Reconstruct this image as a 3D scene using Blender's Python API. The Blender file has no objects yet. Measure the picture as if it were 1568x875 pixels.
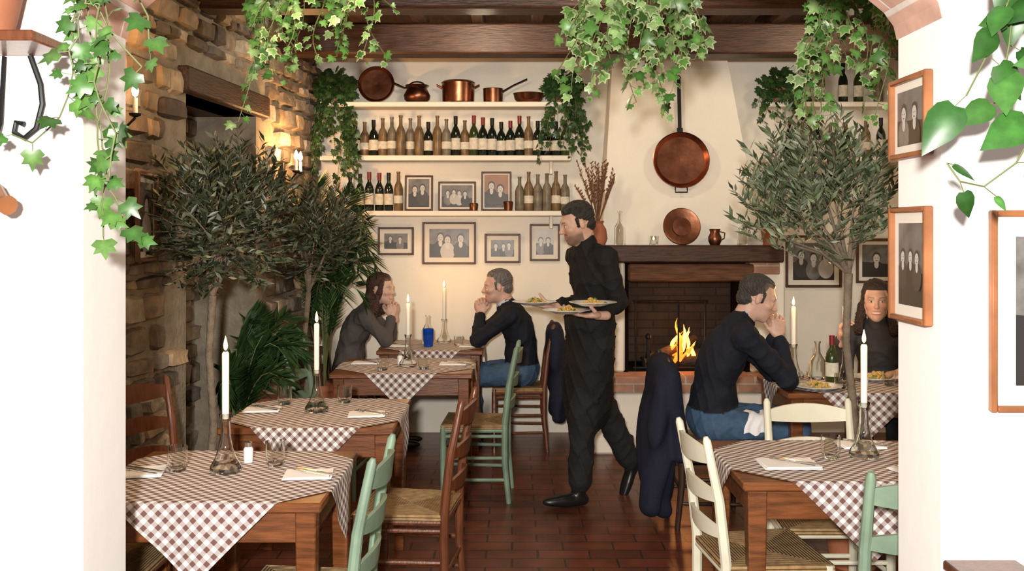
import bpy, bmesh, math, random
import numpy as np
from mathutils import Vector, Matrix
random.seed(7); rng=np.random.RandomState(5)
V3=Vector
sc=bpy.context.scene
# ------------------------------------------------------------------ materials
def mat(name,color,rough=.6,metal=0,bump=0,bscale=50,var=0,vscale=8,emis=0,trans=0,stretch=(1,1,1),attr=False,coat=0,sss=0,ior=1.45,spec=.5):
    m=bpy.data.materials.new(name); m.use_nodes=True
    nt=m.node_tree; N=nt.nodes; L=nt.links; b=N['Principled BSDF']
    c=tuple(color)+(1,)
    b.inputs['Roughness'].default_value=rough; b.inputs['Metallic'].default_value=metal
    b.inputs['Base Color'].default_value=c; b.inputs['IOR'].default_value=ior
    b.inputs['Transmission Weight'].default_value=trans
    b.inputs['Coat Weight'].default_value=coat
    b.inputs['Specular IOR Level'].default_value=spec
    if sss: 
        b.inputs['Subsurface Weight'].default_value=sss; b.inputs['Subsurface Radius'].default_value=(.01,.004,.002)
    if emis:
        b.inputs['Emission Color'].default_value=c; b.inputs['Emission Strength'].default_value=emis
    src=None
    if attr:
        a=N.new('ShaderNodeAttribute'); a.attribute_name='Col'; src=a.outputs['Color']; L.new(src,b.inputs['Base Color'])
    if var or bump:
        tc=N.new('ShaderNodeTexCoord'); mp=N.new('ShaderNodeMapping'); mp.inputs['Scale'].default_value=stretch
        L.new(tc.outputs['Object'],mp.inputs['Vector'])
    if var:
        n=N.new('ShaderNodeTexNoise'); n.inputs['Scale'].default_value=vscale; n.inputs['Detail'].default_value=5
        L.new(mp.outputs['Vector'],n.inputs['Vector'])
        mr=N.new('ShaderNodeMapRange'); mr.inputs[1].default_value=.3; mr.inputs[2].default_value=.7
        mr.inputs[3].default_value=1-var; mr.inputs[4].default_value=1+var*.6
        L.new(n.outputs['Fac'],mr.inputs[0])
        mx=N.new('ShaderNodeMix'); mx.data_type='RGBA'; mx.blend_type='MULTIPLY'; mx.inputs[0].default_value=1
        if src: L.new(src,mx.inputs[6])
        else: mx.inputs[6].default_value=c
        L.new(mr.outputs[0],mx.inputs[7]); L.new(mx.outputs[2],b.inputs['Base Color'])
    if bump:
        n2=N.new('ShaderNodeTexNoise'); n2.inputs['Scale'].default_value=bscale; n2.inputs['Detail'].default_value=4
        L.new(mp.outputs['Vector'],n2.inputs['Vector'])
        bp=N.new('ShaderNodeBump'); bp.inputs['Strength'].default_value=bump; bp.inputs['Distance'].default_value=.01
        L.new(n2.outputs['Fac'],bp.inputs['Height']); L.new(bp.outputs['Normal'],b.inputs['Normal'])
    return m
def brickmat(name,c1,c2,cm,w,h,ms,rough,rot=(0,0,0),bump=.4,offset=.5):
    m=bpy.data.materials.new(name); m.use_nodes=True; nt=m.node_tree; N=nt.nodes; L=nt.links; b=N['Principled BSDF']
    tc=N.new('ShaderNodeTexCoord'); mp=N.new('ShaderNodeMapping'); mp.inputs['Rotation'].default_value=rot
    br=N.new('ShaderNodeTexBrick'); br.inputs['Scale'].default_value=1; br.inputs['Brick Width'].default_value=w; br.inputs['Row Height'].default_value=h
    br.inputs['Mortar Size'].default_value=ms; br.inputs['Mortar Smooth'].default_value=.3; br.offset=offset
    br.inputs['Color1'].default_value=(*c1,1); br.inputs['Color2'].default_value=(*c2,1); br.inputs['Mortar'].default_value=(*cm,1)
    L.new(tc.outputs['Object'],mp.inputs[0]); L.new(mp.outputs[0],br.inputs['Vector'])
    n=N.new('ShaderNodeTexNoise'); n.inputs['Scale'].default_value=6; n.inputs['Detail'].default_value=6; L.new(tc.outputs['Object'],n.inputs['Vector'])
    mr=N.new('ShaderNodeMapRange'); mr.inputs[1].default_value=.3; mr.inputs[2].default_value=.7; mr.inputs[3].default_value=.6; mr.inputs[4].default_value=1.3
    L.new(n.outputs['Fac'],mr.inputs[0])
    mx=N.new('ShaderNodeMix'); mx.data_type='RGBA'; mx.blend_type='MULTIPLY'; mx.inputs[0].default_value=1
    L.new(br.outputs['Color'],mx.inputs[6]); L.new(mr.outputs[0],mx.inputs[7]); L.new(mx.outputs[2],b.inputs['Base Color'])
    b.inputs['Roughness'].default_value=rough
    bp=N.new('ShaderNodeBump'); bp.inputs['Strength'].default_value=bump; bp.inputs['Distance'].default_value=.006; bp.invert=True
    L.new(br.outputs['Fac'],bp.inputs['Height']); L.new(bp.outputs['Normal'],b.inputs['Normal'])
    return m
def ginghammat(name,per,dark,white):
    m=bpy.data.materials.new(name); m.use_nodes=True; nt=m.node_tree; N=nt.nodes; L=nt.links; b=N['Principled BSDF']
    uv=N.new('ShaderNodeUVMap'); uv.uv_map='UVMap'; sp=N.new('ShaderNodeSeparateXYZ'); L.new(uv.outputs[0],sp.inputs[0])
    outs=[]
    for i in range(2):
        d=N.new('ShaderNodeMath'); d.operation='DIVIDE'; d.inputs[1].default_value=per; L.new(sp.outputs[i],d.inputs[0])
        fr=N.new('ShaderNodeMath'); fr.operation='FRACT'; L.new(d.outputs[0],fr.inputs[0])
        g=N.new('ShaderNodeMath'); g.operation='GREATER_THAN'; g.inputs[1].default_value=.5; L.new(fr.outputs[0],g.inputs[0]); outs.append(g)
    a=N.new('ShaderNodeMath'); a.operation='ADD'; L.new(outs[0].outputs[0],a.inputs[0]); L.new(outs[1].outputs[0],a.inputs[1])
    r=N.new('ShaderNodeMath'); r.operation='MULTIPLY'; r.inputs[1].default_value=.5; L.new(a.outputs[0],r.inputs[0])
    cr=N.new('ShaderNodeValToRGB'); e=cr.color_ramp.elements
    e[0].position=0; e[0].color=(*white,1); e[1].position=1; e[1].color=(*dark,1)
    q=e.new(.5); q.color=tuple([.42*white[i]+.58*dark[i] for i in range(3)])+(1,)
    L.new(r.outputs[0],cr.inputs[0]); L.new(cr.outputs[0],b.inputs['Base Color']); b.inputs['Roughness'].default_value=.9
    return m
def rushmat():
    m=mat('rush_weave',(.40,.25,.11),.75,var=.35,vscale=30); nt=m.node_tree; N=nt.nodes; L=nt.links; b=N['Principled BSDF']
    uv=N.new('ShaderNodeUVMap'); uv.uv_map='UVMap'; sp=N.new('ShaderNodeSeparateXYZ'); L.new(uv.outputs[0],sp.inputs[0])
    s=N.new('ShaderNodeMath'); s.operation='MULTIPLY'; s.inputs[1].default_value=2*math.pi/.011; L.new(sp.outputs[0],s.inputs[0])
    s2=N.new('ShaderNodeMath'); s2.operation='SINE'; L.new(s.outputs[0],s2.inputs[0])
    bp=N.new('ShaderNodeBump'); bp.inputs['Strength'].default_value=.9; bp.inputs['Distance'].default_value=.004
    L.new(s2.outputs[0],bp.inputs['Height']); L.new(bp.outputs['Normal'],b.inputs['Normal']); return m
M={}
M['plaster']=mat('white_plaster',(.84,.79,.69),.9,bump=.25,bscale=9,var=.05,vscale=3)
M['plaster2']=mat('white_plaster_near',(.9,.89,.87),.9,bump=.12,bscale=12)
M['stone']=mat('field_stone',(1,1,1),.9,bump=1,bscale=28,var=.45,vscale=11,attr=True)
M['mortar']=mat('lime_mortar',(.26,.22,.165),.95,bump=.8,bscale=40,var=.3,vscale=9)
M['floor']=brickmat('terracotta_tiles',(.165,.045,.022),(.10,.030,.017),(.035,.018,.013),.26,.13,.006,.32)
M['brick']=brickmat('pink_bricks',(.42,.22,.15),(.34,.18,.12),(.42,.36,.30),.25,.065,.006,.9,rot=(math.pi/2,0,0))
M['sootbrick']=brickmat('sooty_bricks',(.035,.024,.018),(.022,.016,.013),(.012,.010,.009),.25,.065,.006,.95,rot=(math.pi/2,0,0))
M['brickarch']=brickmat('arch_bricks',(.66,.42,.33),(.60,.38,.30),(.72,.66,.6),.5,.07,.006,.9,rot=(0,0,math.pi/2))
M['beam']=mat('dark_beam_wood',(.055,.022,.011),.5,bump=.5,bscale=12,var=.55,vscale=6,stretch=(1,8,8))
M['beamy']=mat('dark_joist_wood',(.05,.022,.011),.6,bump=.5,bscale=12,var=.5,vscale=6,stretch=(8,1,8))
M['lowbeam']=mat('worn_beam_wood',(.13,.06,.033),.7,bump=.5,bscale=12,var=.5,vscale=6,stretch=(1,8,8),spec=.2)
M['plank']=mat('ceiling_planks',(.07,.04,.024),.7,var=.5,vscale=5,stretch=(6,1,1))
M['twood']=mat('table_wood',(.17,.055,.016),.36,bump=.15,bscale=20,var=.5,vscale=7,stretch=(1,9,9),coat=.15)
M['bwood']=mat('brown_chair_wood',(.13,.040,.016),.36,bump=.1,bscale=20,var=.4,vscale=9,stretch=(6,6,1),coat=.2)
M['dwood']=mat('dark_chair_wood',(.04,.018,.010),.45,var=.4,vscale=9,stretch=(6,6,1))
M['green']=mat('sage_green_paint',(.19,.275,.195),.5,var=.3,vscale=6,bump=.1,bscale=30)
M['cream']=mat('cream_paint',(.66,.64,.51),.5,var=.15,vscale=6)
M['fwood']=mat('frame_wood_orange',(.30,.115,.045),.4,var=.3,vscale=12)
M['fdark']=mat('frame_wood_dark',(.10,.045,.025),.45,var=.3,vscale=12)
M['matb']=mat('photo_mat_board',(.74,.69,.60),.8)
M['ph0']=mat('photo_grey_dark',(.03,.028,.026),.35); M['ph1']=mat('photo_grey_mid',(.16,.15,.14),.35,var=.5,vscale=14)
M['ph2']=mat('photo_grey_light',(.42,.4,.37),.35); M['ph3']=mat('photo_skin_grey',(.50,.47,.43),.35)
M['ph4']=mat('photo_hair',(.05,.045,.04),.35); M['phc']=mat('photo_sepia_bg',(.30,.16,.10),.4,var=.3,vscale=10)
M['rush']=rushmat()
M['gingham']=ginghammat('gingham_cloth',.032,(.145,.070,.062),(.76,.735,.71))
M['gingham2']=ginghammat('gingham_cloth_fine',.038,(.145,.070,.062),(.76,.735,.71))
M['napkin']=mat('white_napkin',(.85,.85,.86),.9,bump=.2,bscale=20)
M['glass']=mat('clear_glass',(.97,.99,.98),.02,trans=1,ior=1.45)
M['gglass']=mat('dark_green_glass',(.008,.012,.008),.08,coat=.5)
M['gglass2']=mat('olive_glass',(.03,.045,.012),.1,coat=.5)
M['amber']=mat('dusty_amber_glass',(.18,.11,.05),.35,var=.45,vscale=20)
M['amber2']=mat('dusty_grey_glass',(.18,.15,.105),.4,var=.45,vscale=20)
M['label']=mat('bottle_label',(.66,.61,.50),.8,var=.2,vscale=40); M['foil']=mat('bottle_foil',(.18,.015,.015),.4)
M['blueglass']=mat('blue_glass',(.01,.10,.62),.05,trans=.5,ior=1.4)
M['wax']=mat('candle_wax',(.92,.88,.78),.5,sss=.2)
M['flame']=mat('candle_flame',(1,.55,.16),.5,emis=14)
M['fire']=mat('hearth_flame',(1,.17,.015),.5,emis=2.6); M['fire2']=mat('hearth_flame_core',(1,.42,.08),.5,emis=4.5)
M['bulb']=mat('warm_bulb',(1,.70,.34),.5,emis=45)
M['copper']=mat('copper',(.36,.14,.08),.3,metal=1,var=.45,vscale=9,bump=.12,bscale=25)
M['copperd']=mat('aged_copper',(.22,.09,.05),.36,metal=1,var=.5,vscale=7,bump=.12,bscale=25)
M['iron']=mat('black_iron',(.02,.02,.02),.5,metal=.6)
M['steel']=mat('steel_cutlery',(.62,.62,.62),.22,metal=1)
M['soot']=mat('soot_black',(.006,.005,.005),1,bump=.6,bscale=20,spec=.05)
M['log']=mat('charred_log',(.05,.03,.02),.9,bump=1,bscale=40,var=.6,vscale=20)
M['terra']=mat('terracotta_pot',(.36,.13,.065),.8,var=.25,vscale=7)
M['soil']=mat('potting_soil',(.03,.02,.015),1,bump=1,bscale=60)
M['ivy']=mat('ivy_leaf',(.16,.36,.09),.38,attr=True,var=.3,vscale=30)
M['stem']=mat('green_stem',(.12,.14,.045),.6)
M['bark']=mat('olive_bark',(.20,.16,.115),.9,bump=.8,bscale=60,var=.3,vscale=20)
M['dry']=mat('dried_flowers',(.17,.08,.04),.9,var=.4,vscale=40)
M['china']=mat('white_china',(.88,.87,.84),.15,coat=.3)
M['pasta']=mat('pasta',(.62,.40,.11),.45,var=.3,vscale=60); M['herb']=mat('herb_green',(.10,.20,.04),.5)
M['skin']=mat('skin',(1,1,1),.48,attr=True,sss=.06,bump=.06,bscale=120,var=.08,vscale=40)
M['hair']=mat('hair',(1,1,1),.42,attr=True,var=.6,vscale=22,stretch=(6,6,1),bump=.8,bscale=45)
M['cloth']=mat('cloth_fabric',(1,1,1),.8,attr=True,bump=.5,bscale=22,spec=.3)
M['denim']=mat('denim_fabric',(1,1,1),.85,attr=True,bump=.4,bscale=30,var=.25,vscale=20)
M['shoe']=mat('shoe_leather',(.012,.011,.011),.3)
M['wicker']=mat('wicker_basket',(.20,.12,.06),.8,bump=1,bscale=60)
M['salt']=mat('salt_ceramic',(.8,.8,.78),.3)
# ------------------------------------------------------------------ mesh builder
class MB:
    def __init__(s): s.v=[];s.f=[];s.m=[];s.uv=[];s.c=[];s.mats=[];s.M=Matrix.Identity(4);s.col=(1,1,1)
    def mi(s,k):
        if k not in s.mats: s.mats.append(k)
        return s.mats.index(k)
    def add(s,vs,fs,k,uv=None,cols=None):
        o=len(s.v); i=s.mi(k)
        s.v+=[tuple(s.M@V3(p)) for p in vs]; s.uv+=(uv or [(0,0)]*len(vs)); s.c+=(cols or [s.col]*len(vs))
        for f in fs: s.f.append([a+o for a in f]); s.m.append(i)
    def box(s,c,size,k,bev=.004,rot=None,taper=1):
        h=[x/2 for x in size]; b=min([bev]+[x*.45 for x in h]); idx={};vs=[]
        for sx in(-1,1):
            for sy in(-1,1):
                for sz in(-1,1):
                    for a in range(3):
                        p=[sx*(h[0]-b),sy*(h[1]-b),sz*(h[2]-b)]; p[a]=(sx,sy,sz)[a]*h[a]
                        if taper!=1 and sz<0: p[0]*=taper;p[1]*=taper
                        idx[(sx,sy,sz,a)]=len(vs); vs.append(V3(p))
        fs=[]
        for a in range(3):
            o=[x for x in range(3) if x!=a]
            for sa in(-1,1):
                q=[]
                for t in((-1,-1),(1,-1),(1,1),(-1,1)):
                    g=[0,0,0];g[a]=sa;g[o[0]],g[o[1]]=t; q.append(idx[(*g,a)])
                fs.append(q)
        for a,bb,cc in((0,1,2),(0,2,1),(1,2,0)):
            for sa in(-1,1):
                for sb in(-1,1):
                    q=[]
                    for (ax,t) in((a,-1),(a,1),(bb,1),(bb,-1)):
                        g=[0,0,0];g[a]=sa;g[bb]=sb;g[cc]=t;q.append(idx[(*g,ax)])
                    fs.append(q)
        for sx in(-1,1):
            for sy in(-1,1):
                for sz in(-1,1): fs.append([idx[(sx,sy,sz,a)] for a in range(3)])
        out=[]
        for f in fs:
            n=(vs[f[1]]-vs[f[0]]).cross(vs[f[2]]-vs[f[0]]); ce=sum((vs[i] for i in f),V3())/len(f)
            out.append(f if n.dot(ce)>0 else f[::-1])
        if rot: vs=[rot@p for p in vs]
        s.add([p+V3(c) for p in vs],out,k)
    def lathe(s,prof,k,seg=20,c=(0,0,0),R=None,cols=None):
        vs=[];fs=[];c=V3(c)
        for r,z in prof:
            for i in range(seg):
                a=2*math.pi*i/seg; p=V3((r*math.cos(a),r*math.sin(a),z))
                if R: p=R@p
                vs.append(p+c)
        n=len(prof)
        for j in range(n-1):
            for i in range(seg):
                i2=(i+1)%seg; fs.append([j*seg+i,j*seg+i2,(j+1)*seg+i2,(j+1)*seg+i])
        if prof[0][0]>1e-5: fs.append(list(range(seg))[::-1])
        if prof[-1][0]>1e-5: fs.append([(n-1)*seg+i for i in range(seg)])
        s.add(vs,fs,k)
    def tube(s,path,rad,k,seg=8,sq=1):
        path=[V3(p) for p in path]; n=len(path)
        if not hasattr(rad,'__len__'): rad=[rad]*n
        vs=[];fs=[];prev=None
        for j in range(n):
            t=(path[min(j+1,n-1)]-path[max(j-1,0)]).normalized()
            if prev is None:
                u=t.cross(V3((0,0,1)));  u=t.cross(V3((1,0,0))) if u.length<.1 else u
            else: u=prev-t*prev.dot(t)
            u.normalize(); prev=u; w=t.cross(u)
            for i in range(seg):
                a=2*math.pi*i/seg; vs.append(path[j]+(u*math.cos(a)+w*math.sin(a)*sq)*rad[j])
        for j in range(n-1):
            for i in range(seg):
                i2=(i+1)%seg; fs.append([j*seg+i,j*seg+i2,(j+1)*seg+i2,(j+1)*seg+i])
        fs.append(list(range(seg))[::-1]); fs.append([(n-1)*seg+i for i in range(seg)])
        s.add(vs,fs,k)
    def poly(s,pts,k): s.add(pts,[list(range(len(pts)))],k)
    def obj(s,name,loc=(0,0,0),rz=0,rot=None,ang=40,parent=None):
        me=bpy.data.meshes.new(name); me.from_pydata(s.v,[],s.f); me.update()
        for k in s.mats: me.materials.append(M[k])
        me.polygons.foreach_set('material_index',s.m)
        uv=me.uv_layers.new(name='UVMap'); li=np.zeros(len(me.loops),dtype=np.int32); me.loops.foreach_get('vertex_index',li)
        uv.data.foreach_set('uv',np.array(s.uv,dtype=np.float32)[li].ravel())
        ca=me.color_attributes.new('Col','FLOAT_COLOR','POINT')
        c=np.ones((len(s.v),4),dtype=np.float32); c[:,:3]=np.array(s.c,dtype=np.float32); ca.data.foreach_set('color',c.ravel())
        me.polygons.foreach_set('use_smooth',[True]*len(me.polygons)); me.set_sharp_from_angle(angle=math.radians(ang))
        o=bpy.data.objects.new(name,me); sc.collection.objects.link(o); o.location=loc
        o.rotation_euler=rot if rot else (0,0,rz)
        if parent: o.parent=parent
        return o
# ------------------------------------------------------------------ room shell
H_C=3.25
def wx(Y): return -1.57-0.086*(8-Y)
def wp(Y,z,d=0): return (wx(Y)+d*.9963,Y-d*.0857,z)
b=MB(); b.box((0.3,3.5,-.05),(7.4,9.2,.1),'floor',0); b.obj('floor')
b=MB(); b.box((.9,8.08,1.65),(5.2,.16,3.3),'plaster',0); b.obj('wall_back')
b=MB(); b.box((3.38,5.4,1.65),(.16,5.2,3.3),'plaster',0); b.obj('wall_right')
b=MB(); b.box((.7,5.4,H_C+.05),(5.6,5.3,.08),'plank',0); b.obj('ceiling')
b=MB()
for Y in (7.1,5.65,4.2): b.box((.8,Y,2.98),(5.4,.2,.22),'beam',.015)
for X in np.arange(-1.5,3.3,.42): b.box((X,5.15,3.15),(.09,4.6,.12),'beamy',.008)
b.obj('ceiling_beams')
# stone wall
def stones(b,y0,y1,z0,z1,d0,skip):
    pal=[(.24,.19,.14),(.31,.26,.20),(.17,.13,.095),(.36,.30,.22),(.27,.235,.20),(.21,.16,.11),(.36,.27,.17),(.14,.12,.10)]
    z=z0
    while z<z1-.03:
        h=random.uniform(.07,.17); h=min(h,z1-z); y=y0-random.uniform(0,.15)
        while y<y1:
            w=random.uniform(.10,.36)
            if h<.09: w*=.8
            ya,yb=max(y,y0)+.008,min(y+w,y1)-.008
            if yb-ya>.03 and not skip(ya,yb,z,z+h):
                d=random.uniform(.02,.055); n=5; vs=[];fs=[]
                col=random.choice(pal); f=random.uniform(.6,1.35); col=tuple(min(1,c*f) for c in col)
                j=[(random.uniform(-.014,.014),random.uniform(-.012,.012)) for _ in range(4)]
                tl=random.uniform(-.012,.012); tz=random.uniform(-.012,.012)
                for r in range(n):
                    for c in range(n):
                        u=c/(n-1); v=r/(n-1)
                        jy=(j[0][0]*(1-u)*(1-v)+j[1][0]*u*(1-v)+j[2][0]*u*v+j[3][0]*(1-u)*v)
                        jz=(j[0][1]*(1-u)*(1-v)+j[1][1]*u*(1-v)+j[2][1]*u*v+j[3][1]*(1-u)*v)
                        e=min(u,1-u,v,1-v)
                        uu=u; vv=v
                        if e>0:
                            if c==1: uu=.12
                            if c==n-2: uu=.88
                            if r==1: vv=.16
                            if r==n-2: vv=.84
                            dd=d+tl*(u-.5)*2+tz*(v-.5)*2+random.uniform(-.008,.008)
                        else:
                            dd=-.01
                        if (c in(0,n-1)) and (r in(0,n-1)):
                            uu=.07 if c==0 else .93; vv=.08 if r==0 else .92
                        vs.append(wp(ya+(yb-ya)*uu+jy,z+.006+(h-.012)*vv+jz,d0+dd))
                for r in range(n-1):
                    for c in range(n-1): fs.append([r*n+c,r*n+c+1,(r+1)*n+c+1,(r+1)*n+c])
                b.add(vs,fs,'stone',cols=[col]*len(vs))
            y+=w
        z+=h
b=MB()
OY0,OY1,OZ=5.46,6.58,2.38
def skipO(a,c,z,zz): return (c>OY0-.05 and a<OY1+.05 and z<OZ+.14)
def skipN(a,c,z,zz): return False
stones(b,2.8,8.0,0,3.25,0,skipO)
for (ya,yb,za,zb) in ((2.8,OY0,0,3.25),(OY1,8.0,0,3.25),(OY0,OY1,OZ,3.25)):
    b.add([wp(ya,za),wp(yb,za),wp(yb,zb),wp(ya,zb)],[[0,1,2,3]],'mortar')
D=-.42
b.add([wp(OY0,0),wp(OY0,0,D),wp(OY0,OZ,D),wp(OY0,OZ)],[[0,1,2,3]],'mortar')
b.add([wp(OY1,0),wp(OY1,0,D),wp(OY1,OZ,D),wp(OY1,OZ)],[[3,2,1,0]],'mortar')
b.add([wp(OY0,0,D),wp(OY1,0,D),wp(OY1,OZ,D),wp(OY0,OZ,D)],[[0,1,2,3]],'mortar')
b.add([wp(OY0,OZ,0),wp(OY1,OZ,0),wp(OY1,OZ,D),wp(OY0,OZ,D)],[[0,1,2,3]],'beam')
stones(b,OY0,OY1,0,OZ,D,skipN)
b.add([wp(2.8,0,-.5),wp(8.0,0,-.5),wp(8.0,3.25,-.5),wp(2.8,3.25,-.5)],[[0,1,2,3]],'mortar')
b.obj('wall_left',ang=30)
b=MB(); R=Matrix.Rotation(-math.atan(.086),3,'Z'); p=wp(6.02,2.45,-.08); b.box(p,(.28,1.34,.14),'beamy',.01,rot=R.to_3x3()); b.obj('door_lintel')
# near wall with arched opening
b=MB(); W=1.082
for sx in(-1,1): b.box((sx*(W+.95),2.65,1.7),(1.9,.3,3.4),'plaster2',.012)
n=24; 
def az(x): return 2.17+.30*math.sqrt(max(0,1-(x/W)**2))
for i in range(n):
    t0=-math.cos(math.pi*i/n)*W; t1=-math.cos(math.pi*(i+1)/n)*W
    z0,z1=az(t0),az(t1)
    b.add([(t0,2.5,z0),(t1,2.5,z1),(t1,2.5,3.4),(t0,2.5,3.4)],[[0,1,2,3]],'plaster2')
    b.add([(t0,2.8,z0),(t1,2.8,z1),(t1,2.8,3.4),(t0,2.8,3.4)],[[3,2,1,0]],'plaster2')
    b.add([(t0,2.5,z0),(t0,2.8,z0),(t1,2.8,z1),(t1,2.5,z1)],[[0,1,2,3]],'brickarch')
b.obj('wall_front')
# ------------------------------------------------------------------ fireplace
b=MB()
b.box((1.3,7.595,.225),(1.5,.8,.45),'plaster',.02)
b.box((1.3,7.58,.51),(1.56,.83,.12),'brick',.01)
b.box((.69,7.695,.98),(.3,.6,.82),'plaster',.015); b.box((1.90,7.695,.98),(.26,.6,.82),'plaster',.015)
b.box((1.86,7.5,1.345),(.22,.36,.085),'brick',.005)
b.box((1.3,7.965,.95),(1.0,.06,.8),'sootbrick',0); b.box((1.3,7.72,1.32),(.98,.5,.14),'soot',0)
b.box((.85,7.68,.91),(.03,.54,.68),'soot',0); b.box((1.755,7.68,.91),(.03,.54,.68),'soot',0); b.box((1.3,7.7,.575),(.92,.5,.012),'soot',0)
b.box((1.32,7.36,1.315),(.92,.1,.13),'lowbeam',.012)
z0,z1=1.515,3.25
A=[(.68,7.998,z0),(.68,7.55,z0),(1.9,7.55,z0),(1.9,7.998,z0)]; Bq=[(.80,7.998,z1),(.80,7.75,z1),(1.62,7.75,z1),(1.62,7.998,z1)]
b.add(A+Bq,[[0,1,5,4],[1,2,6,5],[2,3,7,6]],'plaster')
b.obj('fireplace')
b=MB(); b.box((1.27,7.62,1.452),(1.44,.70,.125),'beam',.012); b.obj('mantel_shelf')
b=MB()
for i in range(4):
    b.tube([(1.0+.03*i,7.55+.08*i,.61+.03*(i%2)),(1.5-.02*i,7.62+.06*i,.63+.02*i)],[.045,.04],'log',9)
b.tube([(1.1,7.5,.68),(1.42,7.75,.78)],[.04,.035],'log',9)
for X in(1.02,1.5): 
    b.tube([(X,7.45,.585),(X,7.45,.82)],.012,'iron'); b.lathe([(0,.8),(.022,.82),(.022,.84),(0,.86)],'iron',10,(X,7.45,0)); b.tube([(X,7.45,.62),(X,7.85,.62)],.01,'iron')
for i in range(22):
    x=1.18+random.uniform(0,.20); y=7.56+random.uniform(-.06,.15); h=random.uniform(.05,.20); z=.63+random.uniform(-.02,.10); ph=random.uniform(0,6); am=random.uniform(.006,.022)
    pts=[(x+am*math.sin(ph+t*5)*(.4+t)+.03*t,y,z+h*t) for t in np.linspace(0,1,8)]
    rd=[.006,.013,.017,.016,.012,.008,.004,.0006]; f=random.uniform(.6,1.2)
    b.tube(pts,[q*f for q in rd],'fire2' if i%4==0 else 'fire',7)
pts=[(1.26+.02*math.sin(t*6),7.55,.72+.24*t) for t in np.linspace(0,1,8)]; b.tube(pts,[.008,.016,.018,.014,.010,.007,.004,.0006],'fire',7)
b.obj('burning_logs')
b=MB()
for X in(.92,1.24,1.44): b.tube([(X,7.42,.58),(X,7.42,1.1)],.007,'iron',6)
b.tube([(.90,7.42,1.1),(1.46,7.42,1.1)],.008,'iron',6); b.tube([(.90,7.42,.6),(1.46,7.42,.6)],.008,'iron',6)
b.obj('fire_screen')
# ------------------------------------------------------------------ shelves
def shelf(x0,x1,z,name='wall_shelf',d=.24):
    b=MB(); b.box(((x0+x1)/2,7.998-d/2,z-.02),(x1-x0,d,.04),'plaster',.005)
    for X in (x0+.15,x1-.15): b.box((X,7.93,z-.09),(.025,.12,.10),'plaster',.005)
    b.obj(name)
shelf(-1.5,.50,2.63); shelf(-1.5,.46,2.21); shelf(-1.36,.46,1.778); shelf(1.98,3.2,2.63); shelf(1.98,3.2,2.2)
def bottle(b,x,y,z,kind,h=.31,r=.037):
    k={'d':'gglass','g':'gglass2','a':'amber','y':'amber2'}[kind]; s=h/.31
    b.lathe([(0,0),(r*.9,0),(r,.008),(r,.175*s),(r*.8,.205*s),(.014,.235*s),(.0125,.295*s),(.0155,.297*s),(.0155,.31*s),(0,.31*s)],k,14,(x,y,z))
    if kind in 'dg':
        b.lathe([(r+.001,.05*s),(r+.001,.14*s)],'label',14,(x,y,z)); b.lathe([(.0155,.25*s),(.0165,.312*s),(0,.313*s)],random.choice(['foil','iron','gglass']),12,(x,y,z))
    elif random.random()<.5: b.lathe([(r+.001,.06*s),(r+.001,.12*s)],'label',14,(x,y,z))
b=MB(); xs=np.linspace(-1.24,.42,24)
kinds='dadayayadaydagdddddadddgad'
for i,x in enumerate(xs): bottle(b,x,7.88+random.uniform(-.02,.02),2.211,kinds[i],h=random.uniform(.27,.325))
b.obj('wine_bottles')
b=MB()
for i,x in enumerate(np.linspace(-1.28,-.90,6)): bottle(b,x,7.88+random.uniform(-.02,.02),1.779,'ddddda'[i],h=random.uniform(.27,.315),r=.035)
b.obj('wine_bottles')
b=MB()
for i,x in enumerate(np.linspace(.06,.42,6)): bottle(b,x,7.88,1.779,'yayyay'[i],h=random.uniform(.27,.315))
b.obj('dusty_bottles')
b=MB()
for x,z,k in((2.34,2.631,'d'),(2.44,2.631,'y'),(2.62,2.631,'d'),(2.74,2.631,'g'),(2.9,2.631,'y'),(2.2,2.201,'d'),(2.3,2.201,'a'),(2.42,2.201,'d'),(2.52,2.201,'y'),(2.64,2.201,'d'),(2.8,2.201,'a'),(2.92,2.201,'d')):
    bottle(b,x,7.88,z,k,h=random.uniform(.26,.32))
b.obj('wine_bottles')
# copper
def ring_handle(b,c,w,h,k,r=.006,axis='x'):
    pts=[(c[0]+(w*math.cos(t)),c[1],c[2]+h*math.sin(t)) for t in np.linspace(0,math.pi,9)]
    b.tube(pts,r,k,6)
def panface(b,c,r,k,depth=.03,tilt=.1):
    R=Matrix.Rotation(math.pi/2-tilt,3,'X')
    b.lathe([(0,0),(r*.82,0),(r*.9,.006),(r,depth),(r*1.03,depth+.003),(r*1.0,depth+.006),(r*.86,.012),(0,.006)],k,36,c,R)
b=MB(); panface(b,(0,-.05,.145),.14,'copperd'); b.tube([(.13,-.06,.16),(.22,-.07,.12),(.30,-.07,.13)],[.012,.008,.01],'iron',6); b.obj('copper_frying_pan',(-1.07,7.92,2.63))
b=MB(); b.lathe([(0,0),(.07,0),(.10,.03),(.105,.06),(.085,.10),(.075,.12),(.095,.14),(.09,.14),(.07,.12),(0,.11)],'copperd',28); ring_handle(b,(0,0,.12),.07,.05,'iron'); b.obj('copper_cauldron',(-.75,7.86,2.63))
b=MB(); b.lathe([(0,0),(.12,0),(.125,.005),(.13,.155),(.135,.16),(.13,.163),(.122,.157),(.118,.01),(0,.01)],'copper',32)
for sx in(-1,1): b.tube([(sx*.128,-.03,.12),(sx*.165,-.03,.14),(sx*.165,.03,.14),(sx*.128,.03,.12)],.006,'copperd',6)
b.lathe([(0,.163),(.13,.163),(.12,.172),(0,.18)],'copper',32); b.obj('copper_stock_pot',(-.425,7.86,2.63))
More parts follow.
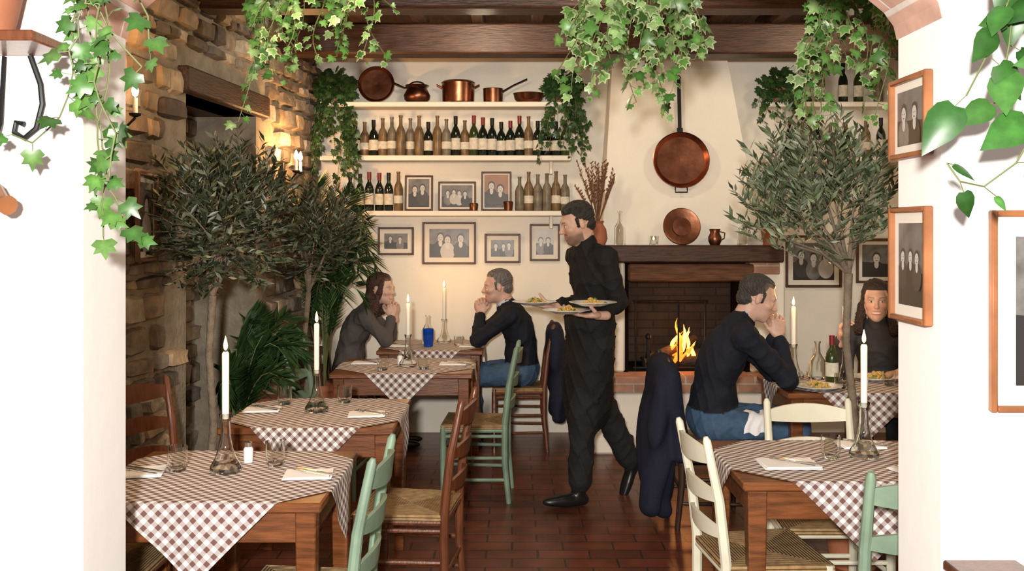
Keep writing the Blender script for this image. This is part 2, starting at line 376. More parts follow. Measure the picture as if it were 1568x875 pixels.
b=MB(); b.lathe([(0,0),(.075,0),(.078,.11),(.081,.113),(.074,.112),(.07,.01),(0,.01)],'copperd',26); b.tube([(.075,0,.09),(.16,0,.14),(.27,0,.19)],[.009,.007,.008],'iron',6); b.obj('copper_saucepan',(-.15,7.86,2.63))
b=MB(); b.lathe([(0,0),(.08,0),(.11,.03),(.12,.07),(.125,.075),(.115,.07),(.10,.03),(0,.01)],'copper',28); b.tube([(.11,-.03,.05),(.15,-.03,.07),(.15,.03,.07),(.11,.03,.05)],.005,'copperd',6); b.obj('copper_bowl',(.13,7.86,2.63))
b=MB(); panface(b,(0,-.02,0),.21,'copper',.035,.0)
b.box((0,-.015,.42),(.028,.010,.43),'iron',.003); b.box((0,-.02,.22),(.045,.012,.07),'iron',.003); b.tube([(0,-.015,.63),(0.015,-.015,.65),(0,-.015,.67),(-.015,-.015,.65),(0,-.015,.63)],.005,'iron',6)
b.tube([(-.045,-.03,-.20),(-.045,-.03,-.245),(.045,-.03,-.245),(.045,-.03,-.20)],.006,'iron',6)
b.obj('hanging_copper_pan',(1.285,7.612,2.155),rot=(-.1146,0,0))
ZM=1.516
b=MB(); panface(b,(0,-.0,.137),.137,'copperd',.012,.2); b.lathe([(0,.0),(.06,.0),(.07,.004),(0,.006)],'copper',24,(0,-.012,.137),Matrix.Rotation(math.pi/2-.2,3,'X')); b.obj('copper_plate',(1.27,7.46,ZM))
b=MB(); b.lathe([(0,0),(.035,0),(.05,.03),(.05,.06),(.035,.09),(.042,.12),(.038,.12),(.03,.09),(0,.08)],'copperd',20); b.tube([(.04,0,.10),(.075,0,.09),(.07,0,.05),(.045,0,.035)],.005,'copperd',6); b.obj('copper_pitcher',(1.52,7.46,ZM))
b=MB(); b.lathe([(0,0),(.04,0),(.042,.01),(.042,.13),(.015,.17),(.014,.24),(.018,.25),(.016,.255),(.011,.24),(.012,.17),(.038,.13),(.038,.01),(0,.01)],'glass',20); b.obj('glass_bottle',(.80,7.4,ZM))
b=MB(); b.lathe([(0,0),(.04,0),(.042,.01),(.042,.11),(.02,.14),(.018,.19),(.02,.2),(.016,.2),(.015,.14),(.038,.11),(.038,.01),(0,.01)],'glass',20); b.obj('glass_bottle',(1.72,7.42,ZM))
b=MB(); b.lathe([(0,0),(.033,0),(.036,.07),(.033,.07),(.03,.006),(0,.006)],'glass',18); b.lathe([(0,.008),(.028,.008),(.028,.035),(0,.035)],'wax',14); b.tube([(0,0,.038),(0,0,.05),(0,0,.065)],[.005,.008,.001],'flame',6); b.obj('tea_light_jar',(1.05,7.38,ZM))
# dried flowers
b=MB(); b.lathe([(0,0),(.05,0),(.07,.05),(.06,.12),(.035,.16),(.045,.18),(.03,.16),(0,.15)],'terra',20)
for i in range(34):
    a=random.uniform(0,6.28); s=random.uniform(.03,.17); h=random.uniform(.4,.62); x,y=math.cos(a)*s,math.sin(a)*s*.6
    b.tube([(0,0,.15),(x*.5,y*.5,.15+(h-.15)*.5),(x,y,h)],[.0025,.002,.002],'dry',4)
    for t in np.linspace(.55,1,7): b.tube([(x*t-.004,y*t,.15+(h-.15)*t),(x*t+random.uniform(-.02,.02),y*t,.17+(h-.15)*t)],[.007,.003],'dry',5)
b.obj('dried_flower_vase',(.64,7.40,ZM))
# ------------------------------------------------------------------ framed photos
def framed(name,W,H,loc,rz=0,frame='fdark',fw=.02,mw=.02,n=2,seed=0,tilt=0,bg='ph1'):
    rr=random.Random(seed); b=MB()
    for sx in(-1,1): b.box((sx*(W/2-fw/2),-.012,0),(fw,.024,H),frame,.004)
    for sz in(-1,1): b.box((0,-.012,sz*(H/2-fw/2)),(W-2*fw+.002,.024,fw),frame,.004)
    b.box((0,-.004,0),(W-fw,.008,H-fw),'matb',0)
    w,h=W/2-fw-mw,H/2-fw-mw; y=-.0095
    b.poly([(-w,y,-h),(w,y,-h),(w,y,h),(-w,y,h)],bg)
    def ell(cx,cz,rx,rz_,k,yy):
        pts=[(max(-w,min(w,cx+rx*math.cos(t))),yy,max(-h,min(h,cz+rz_*math.sin(t)))) for t in np.linspace(0,2*math.pi,20,endpoint=False)]; b.poly(pts,k)
    b.poly([(-w,y-.0003,-h),(w,y-.0003,-h),(w,y-.0003,-h*.2),(-w,y-.0003,-h*.05)],'ph0')
    for i in range(n):
        cx=(-w+(i+.5)*2*w/n)*.8+rr.uniform(-.1,.1)*w; hs=min(w/n*.75,h*.34); cz=h*rr.uniform(.12,.4)
        top=rr.choice(['ph0','ph2','ph4','ph1']) 
        yy=y-.0006-i*.0008
        ell(cx,cz-hs*2.4,hs*1.5,hs*1.9,top,yy); ell(cx,cz-hs*1.15,hs*.4,hs*.7,'ph3',yy-.0001)
        ell(cx,cz+hs*.15,hs*.78,hs*1.0,'ph4',yy-.0002); ell(cx,cz-hs*.08,hs*.6,hs*.82,'ph3',yy-.0003)
        for e in(-1,1): ell(cx+e*hs*.24,cz+hs*.02,hs*.1,hs*.06,'ph4',yy-.0004)
        ell(cx,cz-hs*.45,hs*.22,hs*.06,'ph4',yy-.0004)
    return b.obj(name,loc,rot=(tilt,0,rz))
row=[(-1.318,-1.16,1.43,1.598,1),(-1.076,-.787,1.425,1.65,2),(-.719,-.289,1.351,1.692,3),(-.22,.068,1.362,1.598,3),(.142,.383,1.378,1.677,2)]
for i,(a,c,z0,z1,n) in enumerate(row): framed('framed_photo',c-a,z1-z0,((a+c)/2,7.998,(z0+z1)/2),n=n,seed=i,fw=.016,mw=.035 if i!=2 else .04,bg='ph1' if i<4 else 'ph2')
for i,(a,c,h,n) in enumerate([(-.845,-.624,.28,2),(-.582,-.284,.23,4),(-.242,-.005,.31,2)]):
    framed('framed_photo',c-a,h,((a+c)/2,7.86,1.778+h/2+.001),n=n,seed=10+i,fw=.014,mw=.014 if i<2 else .01,tilt=-.08,bg='ph1' if i!=2 else 'phc')
b=MB(); b.lathe([(0,0),(.03,0),(.035,.05),(.03,.06),(0,.055)],'copperd',16); b.obj('copper_cup',(-.30,7.80,1.779)); b=MB(); b.lathe([(0,0),(.03,0),(.038,.07),(.03,.075),(0,.065)],'copperd',16); b.obj('copper_cup',(-.03,7.80,1.779))
framed('framed_photo',.45,.42,(2.42,7.998,1.375),n=3,seed=21,mw=.04); framed('framed_photo',.31,.36,(2.915,7.998,1.38),n=1,seed=22,mw=.03)
framed('framed_photo',.25,.22,(1.080,2.675,1.94),rz=-math.pi/2,frame='fwood',n=2,seed=31,fw=.014,mw=.022)
framed('framed_photo',.25,.31,(1.080,2.675,1.543),rz=-math.pi/2,frame='fwood',n=3,seed=32,fw=.014,mw=.03)
framed('framed_photo',.46,.505,(1.424,2.499,1.433),frame='fwood',n=1,seed=33,fw=.016,mw=.05)
framed('framed_photo',.33,.43,wp(4.80,1.695,.075),rz=math.pi/2+.086+math.pi*0,frame='fdark',n=1,seed=34,fw=.02,mw=.03)
# ------------------------------------------------------------------ tables
TZ=.76
def table(x0,x1,y0,y1,L,per='gingham',drop_rot=math.pi/4,seed=0,cx=0,cy=0):
    a=(x1-x0)/2; d=(y1-y0)/2; b=MB()
    b.box((0,0,TZ-.016),(2*a,2*d,.032),'twood',.006)
    for sx in(-1,1): b.box((sx*(a-.055),0,TZ-.085),(.022,2*d-.12,.11),'twood',.003)
    for sy in(-1,1): b.box((0,sy*(d-.055),TZ-.085),(2*a-.12,.022,.11),'twood',.003)
    for sx in(-1,1):
        for sy in(-1,1): b.box((sx*(a-.055),sy*(d-.055),(TZ-.032)/2),(.068,.068,TZ-.032),'twood',.005,taper=.68)
    o=b.obj('dining_table',((x0+x1)/2,(y0+y1)/2,0))
    if L:
        n=64; vs=[];uv=[];fs=[]; rr=random.Random(seed); ph=rr.uniform(0,6)
        c,s=math.cos(drop_rot),math.sin(drop_rot)
        for j in range(n+1):
            for i in range(n+1):
                u=(i/n-.5)*L; v=(j/n-.5)*L; x=c*u-s*v+cx; y=s*u+c*v+cy; z=.003+.0012*math.sin(14*x+ph)*math.sin(11*y)
                ex=abs(x)-a; ey=abs(y)-d
                if ex>0: z-=ex; x=math.copysign(a+.006+.012*(.5+.5*math.sin(y*26+ph))*min(1,ex*12),x)
                if ey>0: z-=ey; y=math.copysign(d+.006+.014*(.5+.5*math.sin(x*24+ph))*min(1,ey*12),y)
                vs.append((x,y,z)); uv.append((u+5,v+5))
        for j in range(n):
            for i in range(n): q=j*(n+1)+i; fs.append([q,q+1,q+n+2,q+n+1])
        b=MB(); b.add(vs,fs,per,uv=uv); b.obj('gingham_tablecloth',((x0+x1)/2,(y0+y1)/2,TZ),ang=80)
table(-1.42,-.61,3.18,3.93,.90,seed=1); table(-1.30,-.52,4.38,5.14,.88,seed=2,cx=.0); table(-1.11,-.24,6.02,6.72,.80,'gingham2',seed=3); table(-.976,-.21,7.15,7.85,.80,'gingham2',seed=4)
table(.80,1.66,3.44,4.13,.88,seed=5,cx=.02); table(1.47,2.32,5.3,5.98,.84,'gingham2',seed=6)
ZT=.7655
def candle(x,y,hc=.2,bh=.2,z=ZT):
    b=MB(); s=bh/.2; 
    b.lathe([(0,0),(.052,0),(.056,.006),(.055,.02),(.036,.05*s),(.026,.08*s),(.018,.12*s),(.016,.165*s),(.021,.19*s),(.024,.2*s),(.022,.198*s),(.0145,.165*s),(.0165,.12*s),(.0245,.08*s),(.0345,.05*s),(.0535,.018),(.05,.006),(0,.005)],'glass',24)
    b.lathe([(0,bh*.9),(.0115,bh*.9),(.0125,bh+.01),(.0125,bh+hc*.97),(.009,bh+hc),(0,bh+hc-.003)],'wax',16)
    b.tube([(0,0,bh+hc-.002),(0,0,bh+hc+.012)],.0012,'iron',4)
    b.lathe([(0,bh+hc+.004),(.006,bh+hc+.012),(.008,bh+hc+.022),(.006,bh+hc+.035),(.0025,bh+hc+.05),(0,bh+hc+.058)],'flame',10)
    b.obj('candle_in_glass_bottle',(x,y,z))
    l=bpy.data.lights.new('candle_light','POINT'); l.energy=3; l.color=(1,.55,.22); l.shadow_soft_size=.02
    o=bpy.data.objects.new('candle_light',l); o.location=(x,y,z+bh+hc+.08); sc.collection.objects.link(o)
candle(-1.03,3.58,.22,.21); candle(-.934,4.76,.22,.20); candle(-.66,6.32,.20,.20); candle(-.52,7.62,.24,.18)
candle(1.347,3.81,.22,.21); candle(1.88,5.62,.24,.2); candle(1.64,5.80,.22,.2)
def tumbler(x,y,k='glass',h=.088,r=.036,z=ZT):
    b=MB(); b.lathe([(0,0),(r*.82,0),(r*.9,.01),(r*.9,h*.25),(r*.98,h*.3),(r,h),(r-.002,h),(r*.98-.002,h*.3),(r*.9-.002,h*.25),(r*.8,.012),(0,.010)],k,22); b.obj('drinking_glass' if k=='glass' else 'blue_drinking_glass',(x,y,z))
tumbler(-1.21,3.60); tumbler(-.875,3.68); tumbler(-1.13,4.95); tumbler(-.84,5.0); tumbler(-.80,6.15,h=.07); tumbler(-.55,6.2,h=.07); tumbler(-.62,7.38,'blueglass',h=.13,r=.04)
tumbler(-.40,7.45,h=.07); tumbler(1.21,3.78); tumbler(1.5,3.7); tumbler(1.62,5.5,h=.08); tumbler(1.80,5.45,h=.08); tumbler(2.1,5.55,h=.08)
def shaker(x,y):
    b=MB(); b.lathe([(0,0),(.017,0),(.018,.05),(.012,.06),(0,.06)],'salt',14); b.lathe([(.013,.058),(.014,.075),(0,.08)],'steel',14); b.obj('salt_shaker',(x,y,ZT))
shaker(-.985,3.72); shaker(1.95,5.5); shaker(-.72,6.4)
def setting(x,y,rz=0,w=.17,d=.13,fork=True):
    b=MB(); b.box((0,0,.003),(w,d,.005),'napkin',.001); b.box((.004,.003,.007),(w*.96,d*.94,.003),'napkin',.001,rot=Matrix.Rotation(.03,3,'Z')); b.obj('folded_napkin',(x,y,ZT),rz)
    if fork:
        b=MB(); q=.005
        b.tube([(0,-.09,q),(0,.0,q),(0,.03,q+.002)],[.004,.002,.003],'steel',6,sq=.5); b.box((0,.04,q+.002),(.018,.02,.002),'steel',.0008)
        for i in(-1.5,-.5,.5,1.5): b.box((i*.0048,.066,q+.003),(.0018,.036,.0018),'steel',.0005)
        b.box((.03,-.05,q),(.009,.09,.005),'steel',.001); b.box((.03,.045,q),(.015,.10,.0018),'steel',.0006)
        b.obj('fork_and_knife',(x+.01,y-.01,ZT+.008),rz+.9)
setting(-1.34,3.55,.2,.19,.15); setting(-.72,3.52,.1); setting(-1.2,4.78,.1); setting(-.68,4.66,.1); setting(-.95,6.45,0); setting(-.38,6.4,0); setting(-.85,7.4,0); setting(-.33,7.35,0,.12,.1)
setting(1.02,3.68,.0,.21,.16); setting(1.46,3.58,.3); setting(1.4,4.0,0)
def plate(x,y,z,food=1,rot=None,seed=0):
    b=MB(); b.lathe([(0,0),(.07,0),(.078,.003),(.105,.012),(.135,.02),(.136,.022),(.132,.023),(.10,.016),(.078,.008),(0,.006)],'china',36)
    rr=random.Random(seed)
    if food:
        for i in range(46):
            a=rr.uniform(0,6.28); r=rr.uniform(0,.06); x0,y0=r*math.cos(a),r*math.sin(a); h=.012+.032*(1-r/.065)*rr.random()
            a2=rr.uniform(0,6.28); l=rr.uniform(.015,.035)
            b.tube([(x0,y0,h),(x0+l*math.cos(a2)*.5,y0+l*math.sin(a2)*.5,h+.008),(x0+l*math.cos(a2),y0+l*math.sin(a2),h)],.0042,'pasta' if i%7 else 'herb',5)
    b.obj('plate_of_pasta',(x,y,z),rot=rot)
plate(1.66,5.42,ZT,1,seed=3); plate(2.10,5.74,ZT,1,seed=4)
b=MB(); bottle(b,0,0,0,'g',h=.27,r=.036); b.obj('wine_bottle',(1.80,5.60,ZT))
b=MB(); b.lathe([(0,0),(.042,0),(.045,.01),(.045,.10),(.016,.15),(.014,.2),(.02,.215),(.016,.215),(.011,.2),(.012,.15),(.041,.10),(.041,.01),(0,.008)],'glass',20); b.obj('glass_carafe',(-.64,7.55,ZT)); 
b=MB(); b.lathe([(0,0),(.042,0),(.045,.01),(.045,.10),(.016,.15),(.014,.2),(.02,.215),(.016,.215),(.011,.2),(.012,.15),(.041,.10),(.041,.01),(0,.008)],'glass',20); b.obj('glass_carafe',(1.78,5.80,ZT)); 
# ------------------------------------------------------------------ chairs
def chair(x,y,face,k='bwood',name='ladderback_chair',zs=1):
    b=MB(); w=.205; wb=.18; dz=.45
    for sx in(-1,1):
        b.tube([(sx*w,.19,0),(sx*w,.19,.3),(sx*w,.19,.465)],[.015,.019,.018],k,10)
        b.tube([(sx*wb,-.20,0),(sx*wb,-.175,.25),(sx*wb,-.175,.47),(sx*wb,-.20,.7),(sx*wb,-.245,.92),(sx*wb,-.25,.935)],[.015,.019,.02,.0185,.015,.008],k,10)
        for z in(.14,.27,.40): b.tube([(sx*w,.19,z),(sx*wb,-.177,z)],.0105,k,8)
        b.tube([(sx*w,.19,.435),(sx*wb,-.175,.435)],.014,k,8)
    for z in(.18,.32,.435): b.tube([(-w,.19,z),(w,.19,z)],.0105 if z<.4 else .014,k,8)
    for z in(.22,.435): b.tube([(-wb,-.178,z),(wb,-.178,z)],.0105,k,8)
    for z,h in((.58,.055),(.715,.06),(.86,.075)):
        n=10; vs=[];fs=[]
        by=-.178-(max(0,z-.47)/.45)**1.3*.065
        for i in range(n+1):
            t=i/n*2-1; x0=t*wb; bow=-.035*(1-t*t); hh=h*(.62+.38*(1-t*t)); up=.012*(1-t*t)
            for (dy,dzz) in((-.007,-hh/2),(.007,-hh/2),(.007,hh/2+up),(-.007,hh/2+up)): vs.append((x0,by+bow+dy-dzz*.12,z+dzz))
        for i in range(n):
            for q in range(4): a=i*4+q; a2=i*4+(q+1)%4; fs.append([a,a+4,a2+4,a2])
        fs.append([0,1,2,3]); fs.append([n*4+3,n*4+2,n*4+1,n*4])
        b.add(vs,fs,k)
    z0=.468; c=(0,0,z0-.006)
    P=[(-wb-.012,-.185,z0),(wb+.012,-.185,z0),(w+.012,.205,z0),(-w-.012,.205,z0)]
    for i in range(4):
        A=P[i];B=P[(i+1)%4]; dist=abs(A[1]) if i in(0,2) else abs(A[0])
        Lo=[(A[0]*1.01,A[1]*1.01,z0-.018),(B[0]*1.01,B[1]*1.01,z0-.018),(B[0]*.97,B[1]*.97,z0-.038),(A[0]*.97,A[1]*.97,z0-.038)]
        b.add([c,A,B]+Lo,[[0,1,2],[1,3,4,2],[3,6,5,4]],'rush',uv=[(0,0),(dist,0),(dist,0),(dist+.015,0),(dist+.015,0),(dist+.03,0),(dist+.03,0)])
    b.poly([(p[0]*.97,p[1]*.97,z0-.038) for p in P][::-1],'rush')
    rz=math.atan2(face[1],face[0])-math.pi/2
    b.v=[(p[0],p[1],p[2]*zs) for p in b.v]
    return b.obj(name,(x,y,0),rz,ang=35)
chair(-.665,3.24,(-1,.05),'green'); chair(-.43,4.27,(-1,.12),'bwood'); chair(-.21,6.12,(-1,.05),'green'); chair(-1.12,6.2,(1,-.1),'green')
chair(-1.54,4.52,(1,-.55),'bwood'); chair(-1.46,3.58,(1,0),'bwood')
chair(.91,3.70,(1,.10),'cream',zs=.97); chair(1.31,4.17,(0,-1),'cream',zs=.945); chair(1.22,3.13,(0,1),'green')
chair(1.10,5.60,(1,0),'dwood'); chair(.06,7.48,(-1,0),'bwood'); chair(-1.22,7.45,(1,0),'dwood'); chair(2.36,6.28,(-.5,-1),'dwood')
# ------------------------------------------------------------------ SDF modelling for figures
def snet(f,lo,hi,h):
    lo=np.array(lo,float); n=np.ceil((np.array(hi)-lo)/h).astype(int)+1
    ax=[(lo[i]+h*np.arange(n[i])).astype(np.float32) for i in range(3)]
    G=np.stack(np.meshgrid(*ax,indexing='ij'),-1).reshape(-1,3)
    Vv=np.concatenate([f(G[i:i+200000]) for i in range(0,len(G),200000)]).reshape(n)
    S=Vv<0; n1=n-1
    def C(A,o): return A[o[0]:o[0]+n1[0],o[1]:o[1]+n1[1],o[2]:o[2]+n1[2]]
    offs=[(i,j,k) for i in(0,1) for j in(0,1) for k in(0,1)]
    cnt=sum(C(S,o).astype(np.int8) for o in offs); act=(cnt>0)&(cnt<8)
    idx=np.argwhere(act); vid=-np.ones(n1,dtype=np.int64); vid[act]=np.arange(len(idx))
    acc=np.zeros((len(idx),3)); w=np.zeros(len(idx))
    for a in offs:
        for ax_ in range(3):
            if a[ax_]==0:
                c=list(a); c[ax_]=1
                va=Vv[idx[:,0]+a[0],idx[:,1]+a[1],idx[:,2]+a[2]]; vb=Vv[idx[:,0]+c[0],idx[:,1]+c[1],idx[:,2]+c[2]]
                x=(va<0)!=(vb<0); t=np.where(x,va/np.where(va==vb,1,va-vb),0)
                p=np.tile(np.array(a,float),(len(idx),1)); p[:,ax_]=t
                acc[x]+=p[x]; w[x]+=1
    P=lo+h*(idx+acc/w[:,None])
    F=[]
    for ax_ in range(3):
        sl0=[slice(None)]*3; sl1=[slice(None)]*3; sl0[ax_]=slice(0,-1); sl1[ax_]=slice(1,None)
        ch=S[tuple(sl0)]!=S[tuple(sl1)]; E=np.argwhere(ch)
        u=(ax_+1)%3; v=(ax_+2)%3
        ok=(E[:,u]>0)&(E[:,v]>0)&(E[:,u]<n1[u])&(E[:,v]<n1[v]); E=E[ok]
        ins=S[E[:,0],E[:,1],E[:,2]]
        q=[]
        for du,dv in((-1,-1),(0,-1),(0,0),(-1,0)):
            e=E.copy(); e[:,u]+=du; e[:,v]+=dv; q.append(vid[e[:,0],e[:,1],e[:,2]])
        Q=np.stack(q,1); Q[~ins]=Q[~ins][:,::-1]; F.append(Q)
    return P,np.concatenate(F)
def cone(a,b,r1,r2,tag,k=.02): return dict(t='c',a=np.array(a,float),b=np.array(b,float),r1=r1,r2=r2,tag=tag,k=k)
def ell(c,r,tag,R=None,k=.02,op='+'): return dict(t='e',c=np.array(c,float),r=np.array(r,float),R=np.eye(3) if R is None else np.array(R,float),tag=tag,k=k,op=op)
def pd(p,q):
    if q['t']=='c':
        ba=q['b']-q['a']; pa=p-q['a']; t=np.clip(pa@ba/(ba@ba+1e-12),0,1)
        return np.linalg.norm(pa-t[:,None]*ba,axis=1)-(q['r1']+(q['r2']-q['r1'])*t)
    z=((p-q['c'])@q['R'])/q['r']; k0=np.linalg.norm(z,axis=1); k1=np.linalg.norm(z/q['r'],axis=1)+1e-9
    return k0*(k0-1)/k1
def field(prims,disp=None):
    def f(p):
        d=None
        for q in prims:
            e=pd(p,q); k=q['k']
            if q.get('op','+')=='-':
                e=-e; hh=np.maximum(k-np.abs(d-e),0)/k; d=np.maximum(d,e)+hh*hh*k/4
            elif d is None: d=e
            else: hh=np.maximum(k-np.abs(d-e),0)/k; d=np.minimum(d,e)-hh*hh*k/4
        if disp is not None: d=d+disp(p)
        return d
    return f
def tags(p,prims):
    best=None;tg=None
    for i,q in enumerate(prims):
        if q.get('op','+')=='-': continue
        e=pd(p,q)-q.get('pri',0)
        if best is None: best=e.copy(); tg=np.full(len(p),i)
        else: m=e<best; best[m]=e[m]; tg[m]=i
    return [prims[i]['tag'] for i in tg]
def bbox(prims,pad=.03):
    lo=np.full(3,1e9); hi=-lo
    for q in prims:
        if q.get('op','+')=='-': continue
        if q['t']=='c':
            for a,r in((q['a'],q['r1']),(q['b'],q['r2'])): lo=np.minimum(lo,a-r);hi=np.maximum(hi,a+r)
        else:
            e=np.abs(q['R'])@q['r']; lo=np.minimum(lo,q['c']-e);hi=np.maximum(hi,q['c']+e)
    return lo-pad,hi+pad
class Fig:
    def __init__(s): s.P=[];s.F=[];s.C=[];s.T=[];s.n=0
    def add(s,prims,h,colfn,matof,disp=None,X=None):
        lo,hi=bbox(prims); P,F=snet(field(prims,disp),lo,hi,h); tg=tags(P,prims)
        C=colfn(P,tg); mt=np.array([matof[t] for t in tg])
        if X is not None: P=P@X[0].T+X[1]
        s.P.append(P); s.F.append(F+s.n); s.C.append(C); s.T.append(mt[F[:,0]]); s.n+=len(P)
    def obj(s,name,mats):
        P=np.concatenate(s.P);F=np.concatenate(s.F);C=np.concatenate(s.C);T=np.concatenate(s.T)
        me=bpy.data.meshes.new(name); me.from_pydata(P.tolist(),[],F.tolist()); me.update()
        for k in mats: me.materials.append(M[k])
        me.polygons.foreach_set('material_index',T.astype(np.int32))
        ca=me.color_attributes.new('Col','FLOAT_COLOR','POINT'); c=np.ones((len(P),4),dtype=np.float32); c[:,:3]=C; ca.data.foreach_set('color',c.ravel())
        me.polygons.foreach_set('use_smooth',[True]*len(me.polygons))
        o=bpy.data.objects.new(name,me); sc.collection.objects.link(o)
        mod=o.modifiers.new('smooth','SMOOTH'); mod.factor=.5; mod.iterations=1
        return o
def nrm(v): v=np.array(v,float); return v/np.linalg.norm(v)
def rodr(v,ax,a): 
    ax=nrm(ax); return v*math.cos(a)+np.cross(ax,v)*math.sin(a)+ax*(ax@v)*(1-math.cos(a))
MATS=['cloth','denim','skin','shoe','hair']
def skincol(base):
    def fn(P,tg): 
        c=np.tile(np.array(base,float),(len(P),1)); return c
    return fn
def add_hand(fig,wr,d,n,s,curl,skin,thumb=(.5,.3),sc_=1.0,spread=.06):
    wr=np.array(wr,float); d=nrm(d); n=np.array(n,float); n=nrm(n-d*(n@d)); s_=np.array(s,float); s_=nrm(s_-d*(s_@d)-n*(s_@n))
    pr=[cone(wr-d*.045*sc_,wr+d*.01*sc_,.026*sc_,.024*sc_,'s',.015)]
    R=np.stack([s_,d,n],1)
    pr.append(ell(wr+d*.05*sc_,np.array([.041,.052,.0155])*sc_,'s',R,.012))
    pr.append(ell(wr+(d*.035+s_*.026+n*.006)*sc_,np.array([.018,.034,.016])*sc_,'s',R,.012))
    L={0:(.030,.088,(.042,.025,.021)),1:(.010,.092,(.046,.029,.022)),2:(-.010,.089,(.042,.027,.021)),3:(-.029,.080,(.033,.020,.018))}
    for i,(o,l,ph) in L.items():
        p=wr+(s_*o+d*l)*sc_; a=curl[0]*(1+.08*i); dr=nrm(d+s_*spread*(1.5-i)); ax=np.cross(dr,n)
        pr.append(cone(wr+(s_*o*.6+d*.03)*sc_,p,.012*sc_,.0105*sc_,'s',.008))
        ang=0
        for j,(q,cc) in enumerate(zip(ph,(a,curl[1]*(1+.05*i),curl[2]))):
            ang+=cc; e=rodr(dr,ax,ang); r=(.0092,.0083,.0075,.0065)
            pr.append(cone(p,p+e*q*sc_,r[j]*sc_,r[j+1]*sc_,'s',.003)); p=p+e*q*sc_
    t=wr+(s_*.026+d*.02+n*.004)*sc_; d1=nrm(s_*.75+d*.75+n*thumb[1]); d2=nrm(s_*(.5-thumb[0])+d*.9+n*(thumb[1]+.2)); d3=nrm(s_*(.25-thumb[0]*1.2)+d*.9+n*(thumb[1]+.3))
    p1=t+d1*.042*sc_; p2=p1+d2*.032*sc_; p3=p2+d3*.025*sc_
    pr+= [cone(t,p1,.0145*sc_,.0115*sc_,'s',.01),cone(p1,p2,.011*sc_,.0098*sc_,'s',.003),cone(p2,p3,.0098*sc_,.008*sc_,'s',.003)]
    fig.add(pr,.0034,skincol(skin),{'s':2})
def add_head(fig,pos,fwd,up,neck,skin,hair,style,brow=None,smile=0,stubble=0,sc_=1.0):
    f=nrm(fwd); u=np.array(up,float); u=nrm(u-f*(u@f)); r=np.cross(f,u); R=np.stack([r,f,u],1)*1.0
    pos=np.array(pos,float); nb=(np.array(neck)-pos)@R/sc_
    fem=style in('long','long2'); j=.90 if fem else 1
    pr=[ell((0,-.018,.030),(.076,.096,.092),'s',k=.03),ell((0,.026,-.030),(.061*j,.064,.078),'s',k=.03),
        ell((0,.040,-.075),(.046*j,.042,.036),'s',k=.03),ell((0,.066,-.100),(.020*j,.016,.015),'s',k=.03),
        ell((.040*j,.058,-.022),(.024,.024,.02),'s',k=.02),ell((-.040*j,.058,-.022),(.024,.024,.02),'s',k=.02),
        ell((0,.074,.028),(.050,.016,.013),'s',k=.02),
        ell((.031,.099,.006),(.018,.016,.011),'s',k=.012,op='-'),ell((-.031,.099,.006),(.018,.016,.011),'s',k=.012,op='-'),
        cone((0,.086,.012),(0,.109-.006*fem,-.024),.007,.0105-.002*fem,'s',.012),ell((0,.104-.006*fem,-.029),(.0165-.003*fem,.012,.009),'s',k=.008),
        ell((.031,.0735,.004),(.0135,.0135,.0125),'s',k=.002),ell((-.031,.0735,.004),(.0135,.0135,.0125),'s',k=.002),
        ell((0,.083,-.056),(.024+.006*smile,.012,.006),'s',k=.006),ell((0,.083,-.068),(.021+.006*smile,.012,.0065),'s',k=.006),
        ell((0,.100,-.0615),(.022+.006*smile,.010,.0015+.003*smile),'s',k=.003,op='-')]
    for e in(-1,1):
        Re=np.array([[math.cos(.25*e),-math.sin(.25*e),0],[math.sin(.25*e),math.cos(.25*e),0],[0,0,1]])
        pr+= [ell((e*.077,-.010,-.004),(.007,.016,.029),'s',Re,.006),ell((e*.075,-.012,-.008),(.008,.012,.02),'s',Re,.01)]
    nr=.050 if fem else .058
    pr+= [cone((0,-.028,-.05),nb,nr,nr*1.08,'s',.03)]
    if style=='short': pr+= [ell((0,-.032,.047),(.081,.093,.086),'h',k=.006),ell((0,-.062,-.01),(.066,.056,.066),'h',k=.006),ell((0,-.014,.082),(.068,.085,.052),'h',k=.008)]
    if style=='shortgrey': pr+= [ell((0,-.034,.044),(.081,.094,.086),'h',k=.006),ell((0,-.065,-.015),(.066,.056,.062),'h',k=.006),ell((0,-.020,.084),(.066,.084,.048),'h',k=.008)]
    if style in('short','shortgrey'):
        for e in(-1,1): pr+= [cone((e*.074,.012,.03),(e*.0745,.010,-.012),.009,.006,'h',.006)]
    if style in('long','long2'):
        pr+= [ell((0,-.034,.044),(.082,.096,.090),'h',k=.010),ell((0,-.016,.082),(.072,.086,.053),'h',k=.010),ell((0,-.075,-.06),(.085,.055,.12),'h',k=.02)]
        for e in(-1,1):
            pr+= [cone((e*.028,.030,.100),(e*.064,.028,.050),.013,.013,'h',.015),cone((e*.064,.028,.050),(e*.076,.010,-.03),.013,.016,'h',.02),cone((e*.076,.010,-.03),(e*.098,.03 if style=='long2' else -.02,-.18),.018,.030,'h',.03),cone((e*.07,-.06,-.05),(e*.085,-.06,-.20),.042,.036,'h',.03)]
    hs=np.array(hair)
    def disp(p):
        x,y,z=p.T; m=((z>.095)|(y<-.03)|(np.abs(x)>.086)|((np.abs(x)>.066)&(z<-.05)&(y<.05)))
        return .0018*np.sin(150*x+60*y+18*np.sin(22*z+5*y))*m*(1.5 if fem else 1)+(.004*np.sin(34*z+3*np.sign(x))*((np.abs(x)>.07)|(y<-.06))*(z<.03) if fem else 0)
    base=np.array(skin)
